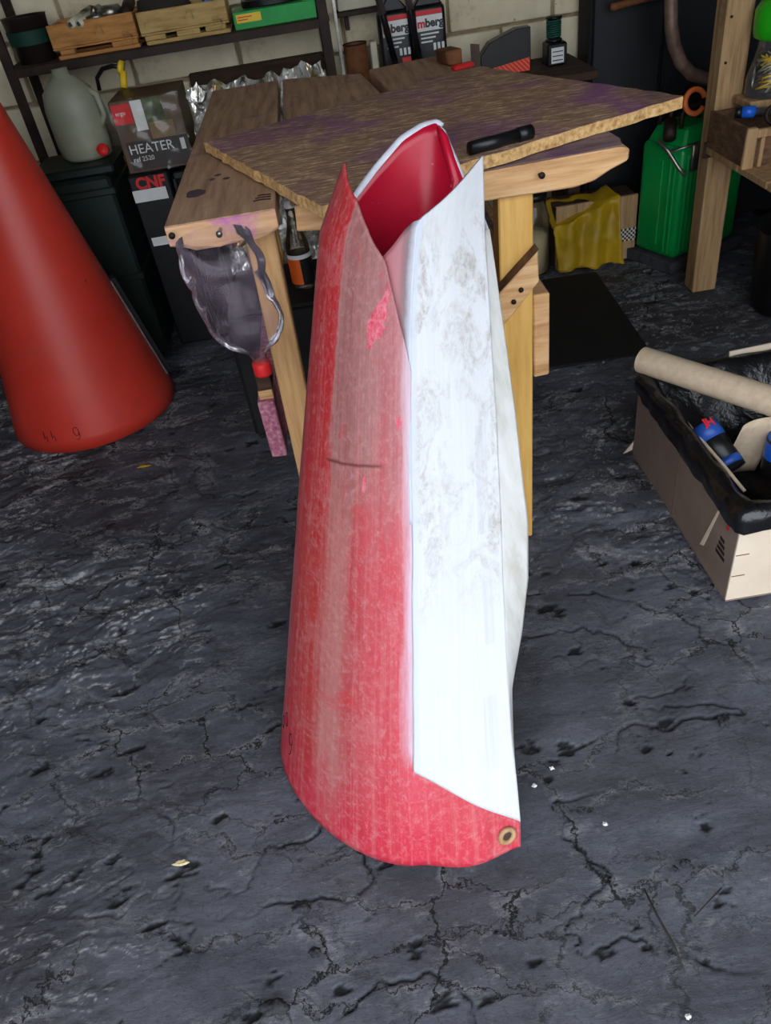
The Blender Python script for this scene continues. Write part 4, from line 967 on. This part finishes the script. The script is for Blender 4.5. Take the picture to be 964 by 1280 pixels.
mk('wall_cable', tube([(.80, 3.378, 1.02), (.84, 3.376, .93), (.92, 3.372, .90), (.985, 3.372, .93), (1.0, 3.376, 1.02)], .006, 8), BLACK, None, True, 'black cable loop hanging on the block wall', 'cable')

# ------------------------------------------------------------------ dark corner at the back right
cbn = Thing('dark_fill_cabinet', 'tall near-black cabinet added to fill the dark opening in the back corner', 'cabinet', (1.35, 3.4, 0))
mk('body', box(1.03, 1.98, 3.22, 3.36, 0, 2.1, .006), BLACKM, cbn)  # near-black body and doors added in place of a dark opening
for x0, x1 in ((1.04, 1.30), (1.31, 1.62), (1.63, 1.97)): mk('door', box(x0, x1, 3.20, 3.219, .05, 2.05, .004), mat('blue_black_paint', [(.3, (10, 11, 15)), (.7, (18, 20, 26))], (1, 1, 1), 6, .5, 0, .05, .001), cbn)
mk('hanging_rod', tube([(1.075, 3.13, .852), (1.20, 3.13, .862), (1.42, 3.13, .866)], .012, 10), RUST, None, True, 'thin rusty rod fixed across the dark cabinet', 'rod')
mk('bent_pipe', tube([(1.20, 2.94, 1.10), (1.212, 2.94, .90), (1.222, 2.94, .80), (1.24, 2.94, .735), (1.27, 2.94, .68), (1.31, 2.94, .64), (1.37, 2.94, .615), (1.46, 2.94, .61)], .022, 16), RUSTPIPE, None, True, 'bent grey-brown steel pipe hanging in the dark corner', 'pipe')
mk('orange_clamp', tube([(1.272 + .034 * math.cos(a), 2.80 + .01 * math.sin(a), .585 + .036 * math.sin(a)) for a in np.linspace(.2, 5.7, 30)], .009, 10), ORANGEP, None, True, 'open orange plastic ring clip beside the wooden post', 'clip')

# green jerrycan, corner toward the camera
jc = Thing('jerrycan', 'green metal jerrycan with silver latch behind the wooden post', 'jerrycan', (1.36, 2.94, .045))
JR = Matrix.Translation((1.235, 2.765, .045)) @ Matrix.Rotation(math.radians(24), 4, 'Z')
def jx(g): return xf(g, JR)
mk('can_body', jx(box(0, .33, 0, .2, 0, .40, .02, 0, 0, 3)), GREENJ, jc, True)
mk('can_shoulder', jx(prism([(.012, .01, .395), (.012, .19, .395), (.04, .17, .455), (.04, .03, .455)], (.30, 0, 0), .008)), GREENJ, jc)
for k in range(4): mk('pressed_rib', jx(box(.024 + k * .022, .034 + k * .022, -.005, .006, .02, .375, .004)), GREENJ, jc)
for k in range(2): mk('pressed_rib', jx(box(-.005, .006, .024 + k * .022, .034 + k * .022, .02, .375, .004)), GREENJ, jc)
mk('side_panel', jx(box(-.003, .004, .085, .18, .04, .35, .003)), GREENJ, jc)
for y in (.05, .10, .15): mk('carry_handle', jx(tube([(.03, y, .455), (.03, y, .50), (.05, y, .515), (.15, y, .515), (.17, y, .50), (.17, y, .455)], .008, 8)), STEELDK, jc, True)
mk('spout', jx(tube([(-.01, .06, .43), (.03, .10, .47)], .022, 14)), STEELDK, jc, True)
mk('latch', jx(join(tube([(-.035, .09, .425), (-.02, .05, .39), (.0, .012, .335), (.012, -.012, .31)], .0075, 8), tube([(-.02, .05, .385), (.06, -.012, .41)], .006, 8), box(.03, .06, -.018, -.006, .32, .41, .003))), STEEL, jc, True, label='silver wire latch')
mk('wooden_block', xf(box(-.02, .36, -.02, .22, 0, .043, .004, 0, .002), Matrix.Translation((1.235, 2.765, 0.001)) @ Matrix.Rotation(math.radians(24), 4, 'Z')), mat('grey_dusty_wood', [(.3, (44, 44, 48)), (.7, (74, 74, 80))], (3, 9, 9), 5, .85, 0, .2, .002), None, False, 'grey dusty board under the green jerrycan', 'board')

# post and side shelf
pst = Thing('wooden_post', 'square wooden post standing at the right carrying the tool shelf', 'post', (1.26, 2.6, 0))
mk('post_shaft', beam((1.278, 2.60, 0), (1.262, 2.60, 2.499), .085, .075, (0, 1, 0), .004), WOODPOST, pst)
for z in (.50, .74, .86): mk('nail', nail((1.245, 2.562, z), (0, -1, 0), .004, .001), STEELDK, pst, True)
shf = Thing('tool_shelf', 'rough plank shelf fixed to the wooden post', 'shelf', (1.55, 2.35, .5))
for y0, y1 in ((1.98, 2.15), (2.155, 2.33), (2.335, 2.555)): mk('shelf_plank', box(1.215, 1.99, y0, y1, .485, .507, .003), WOODPOST, shf)
mk('bearer', box(1.208, 1.99, 2.556, 2.5615, .47, .52, .002), WOODDK, shf)
mk('shelf_leg', box(1.90, 1.96, 2.0, 2.06, 0, .485, .003), WOODPOST, shf)
mk('shelf_leg', box(1.90, 1.96, 2.48, 2.54, 0, .485, .003), WOODPOST, shf)
mk('shelf_leg', box(1.55, 1.60, 2.0, 2.05, 0, .485, .003), WOODPOST, shf)
cr2 = Thing('tool_tray', 'brown open wooden tray of tools on the plank shelf', 'tray', (1.36, 2.42, .508))
mk('side_board', box(1.212, 1.224, 2.30, 2.55, .508, .615, .002, 0, .001), WOODDR, cr2)
mk('side_board', box(1.50, 1.512, 2.30, 2.55, .508, .615, .002, 0, .001), WOODDR, cr2)
mk('front_board', box(1.225, 1.499, 2.30, 2.313, .508, .60, .002, 0, .001), WOODDR, cr2)
mk('back_board', box(1.225, 1.499, 2.537, 2.55, .508, .612, .002), WOODDR, cr2)
mk('bottom', box(1.225, 1.499, 2.314, 2.536, .508, .516, .001), WOODDK, cr2)
mk('corner_post', box(1.205, 1.235, 2.284, 2.299, .508, .618, .002, 0, .002), WOODPOST, cr2)
mk('front_lath', box(1.236, 1.51, 2.284, 2.299, .59, .612, .002, 0, .001), WOODPOST, cr2)
mk('lath', box(1.25, 1.262, 2.286, 2.2985, .508, .589, .001), WOODPOST, cr2)
sck = Thing('socket_tool', 'steel bar with blue sleeve lying in the tool tray', 'tool', (1.31, 2.38, .60))
mk('bar', tube([(1.27, 2.42, .628), (1.46, 2.33, .628)], .012, 14), STEEL, sck, True)
mk('blue_sleeve', tube([(1.252, 2.428, .628), (1.285, 2.413, .628)], .0165, 16), BLUEP, sck, True)
mk('grip', tube([(1.235, 2.436, .628), (1.252, 2.428, .628)], .015, 14), BLACK, sck, True)
mk('steel_ring', tube([(1.315 + .022 * math.cos(a), 2.36 + .006 * math.sin(a), .626 + .022 * math.sin(a)) for a in np.linspace(0, 6.283, 22, endpoint=False)], .006, 8, True), STEELDK, None, True, 'dark steel ring standing in the tool tray', 'ring')
mk('iron_block', box(1.37, 1.42, 2.35, 2.42, .517, .605, .008, .3), STEELDK, None, False, 'dark iron block standing in the tool tray', 'block')
# jar of wires with green lid and green bottle on an upper ledge
ul = Thing('upper_ledge', 'narrow wooden ledge behind the tool tray against the post', 'ledge', (1.5, 2.6, .62))
mk('ledge_board', box(1.322, 1.99, 2.56, 2.72, .625, .648, .003), WOODPOST, ul)
mk('ledge_board', box(1.28, 1.99, 2.44, 2.555, .625, .648, .003), WOODPOST, ul)
mk('ledge_bearer', box(1.325, 1.36, 2.58, 2.66, .507, .624, .003), WOODPOST, ul)
mk('ledge_bearer', box(1.93, 1.98, 2.565, 2.70, .0, .624, .003), WOODPOST, ul)
jr = Thing('wire_jar', 'clear jar full of yellow wires with a green screw lid', 'jar', (1.362, 2.495, .649))
mk('jar_glass', lathe([(.064, .649), (.070, .655), (.070, .70), (.055, .755), (.05, .78), (.05, .80)], (1.362, 2.495, 0), 30), GLASS, jr, True)
mk('lid', lathe([(.0, .795), (.05, .796), (.068, .806), (.072, .83), (.072, .875), (.06, .895), (.035, .90), (.035, .915), (.0, .917)], (1.362, 2.495, 0), 30), GREENB, jr, True, label='bulging bright green lid')
random.seed(31)
WIRE = [YELLOWP, STEEL, YELLOWP, WHITEPL]
for k in range(22):
    a = random.uniform(0, 6.28); pts = []
    p = Vector((1.362, 2.495, .67)); 
    for q in range(6):
        a += random.uniform(.6, 2.0); rr = random.uniform(.02, .052) * (1 if q < 3 else .75)
        pts.append((1.362 + rr * math.cos(a), 2.495 + rr * math.sin(a), .662 + q * .014 + random.uniform(0, .03)))
    mk('wire', tube(pts, .0022, 6), WIRE[k % 4], jr, True)
gbt = Thing('green_bottle', 'bright green plastic bottle at the right of the wire jar', 'bottle', (1.47, 2.50, .649))
mk('bottle_body', lathe([(.035, .649), (.042, .655), (.042, .74), (.036, .775), (.016, .80), (.016, .81)], (1.474, 2.498, 0), 26), GREENB, gbt, True)
mk('cap', lathe([(.0, .81), (.018, .811), (.018, .835), (.0, .837)], (1.474, 2.498, 0), 20), GREENB, gbt, True)
# bin in the dark under the shelf
dbn = Thing('dark_bin', 'dark metal bin of rusty parts under the plank shelf', 'bin', (1.52, 2.55, 0))
mk('bin_wall', lathe([(.13, .0), (.135, .005), (.155, .27), (.16, .275), (.152, .275), (.13, .03)], (1.50, 2.36, 0), 30, True), BLACK, dbn, True)
for i, (x, y, a) in enumerate(((1.46, 2.28, .4), (1.53, 2.36, 1.4), (1.55, 2.27, 2.3))):
    d = Vector((math.cos(a), math.sin(a), .35)) * .07; p = Vector((x, y, .25))
    mk('pipe_tee', join(tube([p - d, p + d], .022, 12), tube([p, p + Vector((0, -.02, .06))], .018, 12)), PINKR, None, True, ['rusty pipe tee nearest the front of the dark bin', 'rusty pipe tee in the middle of the dark bin', 'rusty pipe tee at the right of the dark bin'][i], 'pipe fitting', 'rusty parts in the bin')
# fill that carries the tees
mk('bin_fill', crumple(lathe([(.0, .17), (.13, .172), (.138, .20), (.0, .232)], (1.50, 2.36, 0), 24), .004, 20, 5), STEELDK, dbn, True, label='dark scrap filling')

# yellow bag over a box with a checked front
bx = Thing('low_wooden_box', 'low wooden box with a checked cloth edge beside the green jerrycan', 'box', (1.02, 3.02, 0))
mk('box_side', box(.84, 1.16, 2.955, 2.97, .0, .25, .002), WOODPOST, bx)
mk('box_body', box(.84, 1.16, 2.971, 3.10, 0, .245, .003), WOODDK, bx)
mk('checked_cloth', box(1.06, 1.158, 2.949, 2.954, .075, .125, .001), CHECK, bx)
def bagfn(a, b):
    x = .835 + .245 * a + .02 * (b - .5)
    s = b * .42
    if s < .12: y, z = 3.05 - s, .262 - .02 * (1 - a)
    else: y, z = 2.928 - (s - .12) * .12, .262 - (s - .12) * .86
    z = z - .07 * (1 - a) * (1 if s > .12 else s / .12)
    return (x, y + .012 * math.sin(a * 15 + b * 3), max(z, .012))
mk('yellow_bag', crumple(grid(bagfn, 36, 36), .010, 12, 8), YELLOWBAG, None, True, 'crumpled yellow bag draped over the low wooden box', 'bag', solid=.002)
gj = Thing('glass_jar', 'dim glass jar of pale sand standing left of the yellow bag', 'jar', (.755, 2.98, 0))
mk('jar_wall', lathe([(.058, 0), (.064, .006), (.064, .22), (.05, .255), (.048, .29)], (.755, 2.98, 0), 26), GLASSB, gj, True)
mk('sand', lathe([(.055, .008), (.060, .012), (.060, .16), (.0, .168)], (.755, 2.98, 0), 26), WHITEPL, gj, True)
mk('lid', lathe([(.0, .29), (.053, .291), (.053, .315), (.0, .317)], (.755, 2.98, 0), 26), BLACK, gj, True)

# rubber mat
mk('rubber_mat', prism([(.42, 2.20, .004), (.94, 2.18, .004), (.975, 2.86, .004), (.44, 2.88, .004)], (0, 0, .006), .002), BLACKM, None, False, 'black rubber mat lying flat on the floor behind the bench', 'mat')

# ------------------------------------------------------------------ carton with bin liner
CX0, CX1, CY0, CY1, CZ = .697, 1.20, 1.105, 1.67, .25
ct = Thing('waste_carton', 'open cardboard carton lined with a black bin bag at the right', 'carton', ((CX0 + CX1) / 2, (CY0 + CY1) / 2, 0))
csw = mk('side_wall', box(CX0, CX0 + .005, CY0 + .005, CY1, .004, CZ, .001), CARD, ct, label='side wall in shade-darkened brown')
cfw = mk('front_wall', box(CX0, CX1, CY0, CY0 + .0048, .004, CZ, .001), CARDL, ct, label='pale front wall')
mk('side_wall', box(CX1 - .005, CX1, CY0 + .005, CY1, .004, CZ, .001), CARD, ct)
mk('back_wall', box(CX0, CX1, CY1, CY1 + .005, .004, CZ, .001), CARD, ct)
mk('back_flap', prism([(.93, CY1 + .004, CZ - .04), (CX1, CY1 + .004, CZ - .04), (CX1, CY1 + .012, CZ + .03), (.93, CY1 + .012, CZ + .018)], (0, .004, 0)), CARDL, ct, label='pale raised back flap')
mk('carton_floor', box(CX0, CX1, CY0, CY1, .0, .004, 0), CARD, ct)
mk('torn_strip', prism([(CX0 - .0015, CY0 + .075, .235), (CX0 - .0015, CY0 + .070, .24), (CX0 - .0015, CY0 + .125, .055), (CX0 - .0015, CY0 + .142, .045)], (.001, 0, 0)), CARDL, ct, label='pale torn strip')
mk('fold_line', box(CX0 - .001, CX0, CY0 + .295, CY0 + .298, .006, .24, 0), mat('carton_crease', [(112, 94, 84)], rough=.9, bump=0), ct)
for k, z in enumerate((.075, .135, .20)): mk('print_tick', box(CX0 + .002, CX0 + .03, CY0 - .0006, CY0, z, z + .0022, 0), RUST, cfw)
for k in range(4): mk('stamp_print', box(CX0 - .0007, CX0, CY0 + .035 + k * .004, CY0 + .075 - k * .003, .085 + k * .014, .094 + k * .014, 0), INK, csw)
for k, (y, z) in enumerate(((CY0 + .05, .222), (CY0 + .045, .175))): mk('red_drip', rot_about(lathe([(.0, 0), (.006, .0002), (.006, .0006), (.0, .0008)], (CX0 - .0002, y, z), 12), Vector((CX0 - .0002, y, z)), 'Y', -math.pi / 2), REDP, csw)
mk('corner_flap', prism([(CX0 - .004, CY1, .02), (CX0 - .03, CY1 - .005, .015), (CX0 - .004, CY1 - .004, .05)], (.001, .004, 0)), CARDL, ct)
# bin liner: band over the rim with a sunk middle
def rim(s):  # rounded rectangle path, s 0..1
    pts = [(CX0, CY0), (CX1, CY0), (CX1, CY1), (CX0, CY1)]
    L = [CX1 - CX0, CY1 - CY0, CX1 - CX0, CY1 - CY0]; d = (s % 1) * sum(L); i = 0
    while d > L[i]: d -= L[i]; i += 1
    a, b = Vector(pts[i]), Vector(pts[(i + 1) % 4]); return a + (b - a) * d / L[i]
cc = Vector(((CX0 + CX1) / 2, (CY0 + CY1) / 2))
liner_prof = [(.010, .215), (.011, .235), (.010, .252), (-.002, .262), (-.018, .258), (-.03, .24), (-.045, .20), (-.07, .15), (-.12, .10), (-.2, .075)]
NS = 150; V = []
for j, (o, z) in enumerate(liner_prof):
    for i in range(NS):
        s = i / NS; p = rim(s); d = p - cc; dd = Vector((d.x / .25, d.y / .297)); m_ = max(abs(dd.x), abs(dd.y))
        k = 1 + o / .25 if o < 0 else 1
        q = cc + d * k if o < 0 else p + Vector((math.copysign(1, d.x) if abs(dd.x) > .985 * m_ else 0, math.copysign(1, d.y) if abs(dd.y) > .985 * m_ else 0)) * o
        droop = 0
        if j < 3: droop = (mnoise.noise(Vector((s * 22, 3, 0))) * .024 - .006) * (3 - j) / 2
        wv = mnoise.noise_vector(Vector((q.x * 13, q.y * 13, z * 15))) * (.016 if o < -.01 else .012)
        if j < 3: wv = Vector((d.x, d.y, 0)).normalized() * abs(wv.x) * 1.6
        V.append((q.x + wv.x, q.y + wv.y, z + droop + (wv.z if o < -.01 else 0)))
F = [(j * NS + i, j * NS + (i + 1) % NS, (j + 1) * NS + (i + 1) % NS, (j + 1) * NS + i) for j in range(len(liner_prof) - 1) for i in range(NS)]
F.append(tuple((len(liner_prof) - 1) * NS + i for i in range(NS)))
mk('bin_liner', (V, F), BAGBLK, None, True, 'glossy black bin bag lining the carton and folded over its rim', 'bin bag')
# cardboard tube across the carton
ta, tb = Vector((.706, 1.690, .283)), Vector((1.03, 1.21, .297))
td = (tb - ta).normalized(); s1 = td.cross(Vector((0, 0, 1))).normalized(); s2 = s1.cross(td)
ro, rin = .033, .0295; V = []; n = 36
for (p, r_) in ((ta, rin), (ta, ro), (tb, ro), (tb, rin)):
    for k in range(n): a = 2 * math.pi * k / n; V.append(tuple(p + (s1 * math.cos(a) + s2 * math.sin(a)) * r_))
F = [(q * n + k, q * n + (k + 1) % n, ((q + 1) % 4) * n + (k + 1) % n, ((q + 1) % 4) * n + k) for q in range(4) for k in range(n)]
tbo = mk('cardboard_tube', (V, F), CARDT, None, True, 'long pale cardboard tube lying across the open carton', 'tube')
em = tbo.modifiers.new('edge', 'EDGE_SPLIT'); em.split_angle = math.radians(50)
# rubbish
cn = Thing('blue_can', 'blue and black can with red letters lying in the bin bag', 'can', (.79, 1.42, .14))
mk('can_body', tube([(.765, 1.45, .225), (.80, 1.35, .16)], .033, 22), BLACK, cn, True)
mk('blue_band', tube([(.7655, 1.4485, .224), (.777, 1.416, .203)], .0335, 22), BLUEDK, cn, True)
mk('blue_band', tube([(.792, 1.373, .175), (.797, 1.358, .165)], .0335, 22), BLUEDK, cn, True)
mk('red_letters', text_geo('JH', .026, (.756, 1.418, .2455), (.95, .1, -.05), (-.25, .8, .5), bold=.001), REDP, cn)
def curl(a, b):
    q = -1.0 + 1.6 * a; return (.85 + .07 * math.sin(q) + .03 * b, 1.37 + .07 * math.cos(q) * .6 - .02 * b, .10 + .16 * b)
mk('card_scrap', grid(curl, 14, 6), CARDT, None, True, 'curled pale card scrap standing in the bin bag', 'scrap', solid=.002)
cn2 = Thing('blue_cup', 'blue lettered can at the right edge of the bin bag', 'can', (.91, 1.38, .13))
mk('can_body', lathe([(.0, .12), (.034, .121), (.036, .13), (.036, .215), (.0, .217)], (.915, 1.36, 0), 24), BLACK, cn2, True)
mk('blue_band', lathe([(.0365, .17), (.0365, .214)], (.915, 1.36, 0), 24, False), BLUEP, cn2, True)
mk('lid', lathe([(.0, .217), (.033, .2172), (.034, .222), (.0, .223)], (.915, 1.36, 0), 24), BLUEP, cn2, True)
mk('emblem', text_geo('(U)', .024, (.893, 1.352, .2238), (1, .1, 0), (-.1, 1, 0)), WHITE, cn2)
mk('thin_stick', tube([(.728, 1.52, .235), (.74, 1.44, .222), (.762, 1.33, .20), (.785, 1.26, .17)], .004, 8), CARDT, None, True, 'thin pale stick lying along the inside of the bin bag', 'stick')
mk('white_wrapper', crumple(grid(lambda a, b: (.86 + .10 * a, 1.19 + .05 * b, .195 + .02 * b), 14, 8), .010, 26, 9), WHITE, None, False, 'crumpled white wrapper near the front rim of the bin bag', 'wrapper', solid=.001)

# ------------------------------------------------------------------ litter on the floor
random.seed(5)
def lump(p, s, seed):
    bm = bmesh.new(); bmesh.ops.create_icosphere(bm, subdivisions=3, radius=1)
    for v in bm.verts:
        d = mnoise.noise(v.co * 1.3 + Vector((seed, 0, 0))) * .7 + mnoise.noise(v.co * 3.4 + Vector((0, seed, 0))) * .6; v.co = v.co * (1 + d); v.co = Vector((v.co.x * s[0], v.co.y * s[1], max(v.co.z, -.5) * s[2])) + Vector(p)
    return bm_geo(bm)
LUMPS = [((-.246, .604, .004), (.013, .008, .006), 'flat black clod on the floor before the red foot'), ((-.29, .462, .004), (.020, .010, .006), 'long black clod nearest the bottom edge of the picture'),
         ((-.225, .53, .006), (.008, .007, .007), 'round black pebble between two black clods'), ((.564, .816, .006), (.009, .013, .006), 'black pebble lying below the waste carton'),
         ((.388, .572, .005), (.007, .006, .006), 'small black pebble near the dark twig'), ((.37, .565, .004), (.004, .005, .004), 'tiny black pebble beside another near the dark twig'),
         ((-.24, .566, .004), (.006, .004, .004), 'tiny black crumb behind the round pebble')]
for i, (p, s, l) in enumerate(LUMPS): mk('clod', lump(p, s, i * 3.3), PEBBLE, None, True, l, 'clod', 'black clods on the floor')
def floorpt(px, py, z=0):
    dx, dy = px - 482, py - 640; a = dx * cr - dy * sr; b = dx * sr + dy * cr
    d = fwd * 963 + r0 * a + d0 * b; t_ = (z - CAM_H) / d.z; return Vector((0, 0, CAM_H)) + d * t_
mk('twig', tube([floorpt(806, 1112, .004), floorpt(822, 1145, .004), floorpt(842, 1180, .005), floorpt(857, 1216, .004)], [.0014, .002, .002, .0012], 7), TWIG, None, True, 'thin dark twig lying on the floor at the lower right', 'twig')
mk('twig', tube([floorpt(868, 1146, .004), floorpt(885, 1128, .004), floorpt(902, 1110, .004)], .0012, 6), TWIG, None, True, 'short fine straw right of the dark twig', 'twig')
p = floorpt(226, 1079, .004); mk('wood_chip', lump(p, (.012, .004, .003), 2), CREAMCHIP, None, False, 'cream wood chip on the floor at the lower left', 'chip')
p = floorpt(180, 583, .003); mk('wood_chip', lump(p, (.017, .004, .003), 4), YELLOWBAG, None, False, 'yellow-green chip on the floor before the left red cone', 'chip')
for i, (x, y, l) in enumerate(((757, 1030, 'white paint crumb right of the eyelet foot'), (860, 1271, 'white pebble at the bottom right corner'), (668, 982, 'pale glinting crumb beside the white panel foot'), (690, 960, 'small pale crumb farther right of the white panel foot'))):
    p = floorpt(x, y, .003); mk('crumb', lump(p, (.004, .003, .003), i), WHITE, None, True, l, 'crumb', 'pale crumbs on the floor')

for o in bpy.data.objects:
    if '_w' in o.keys(): del o['_w']
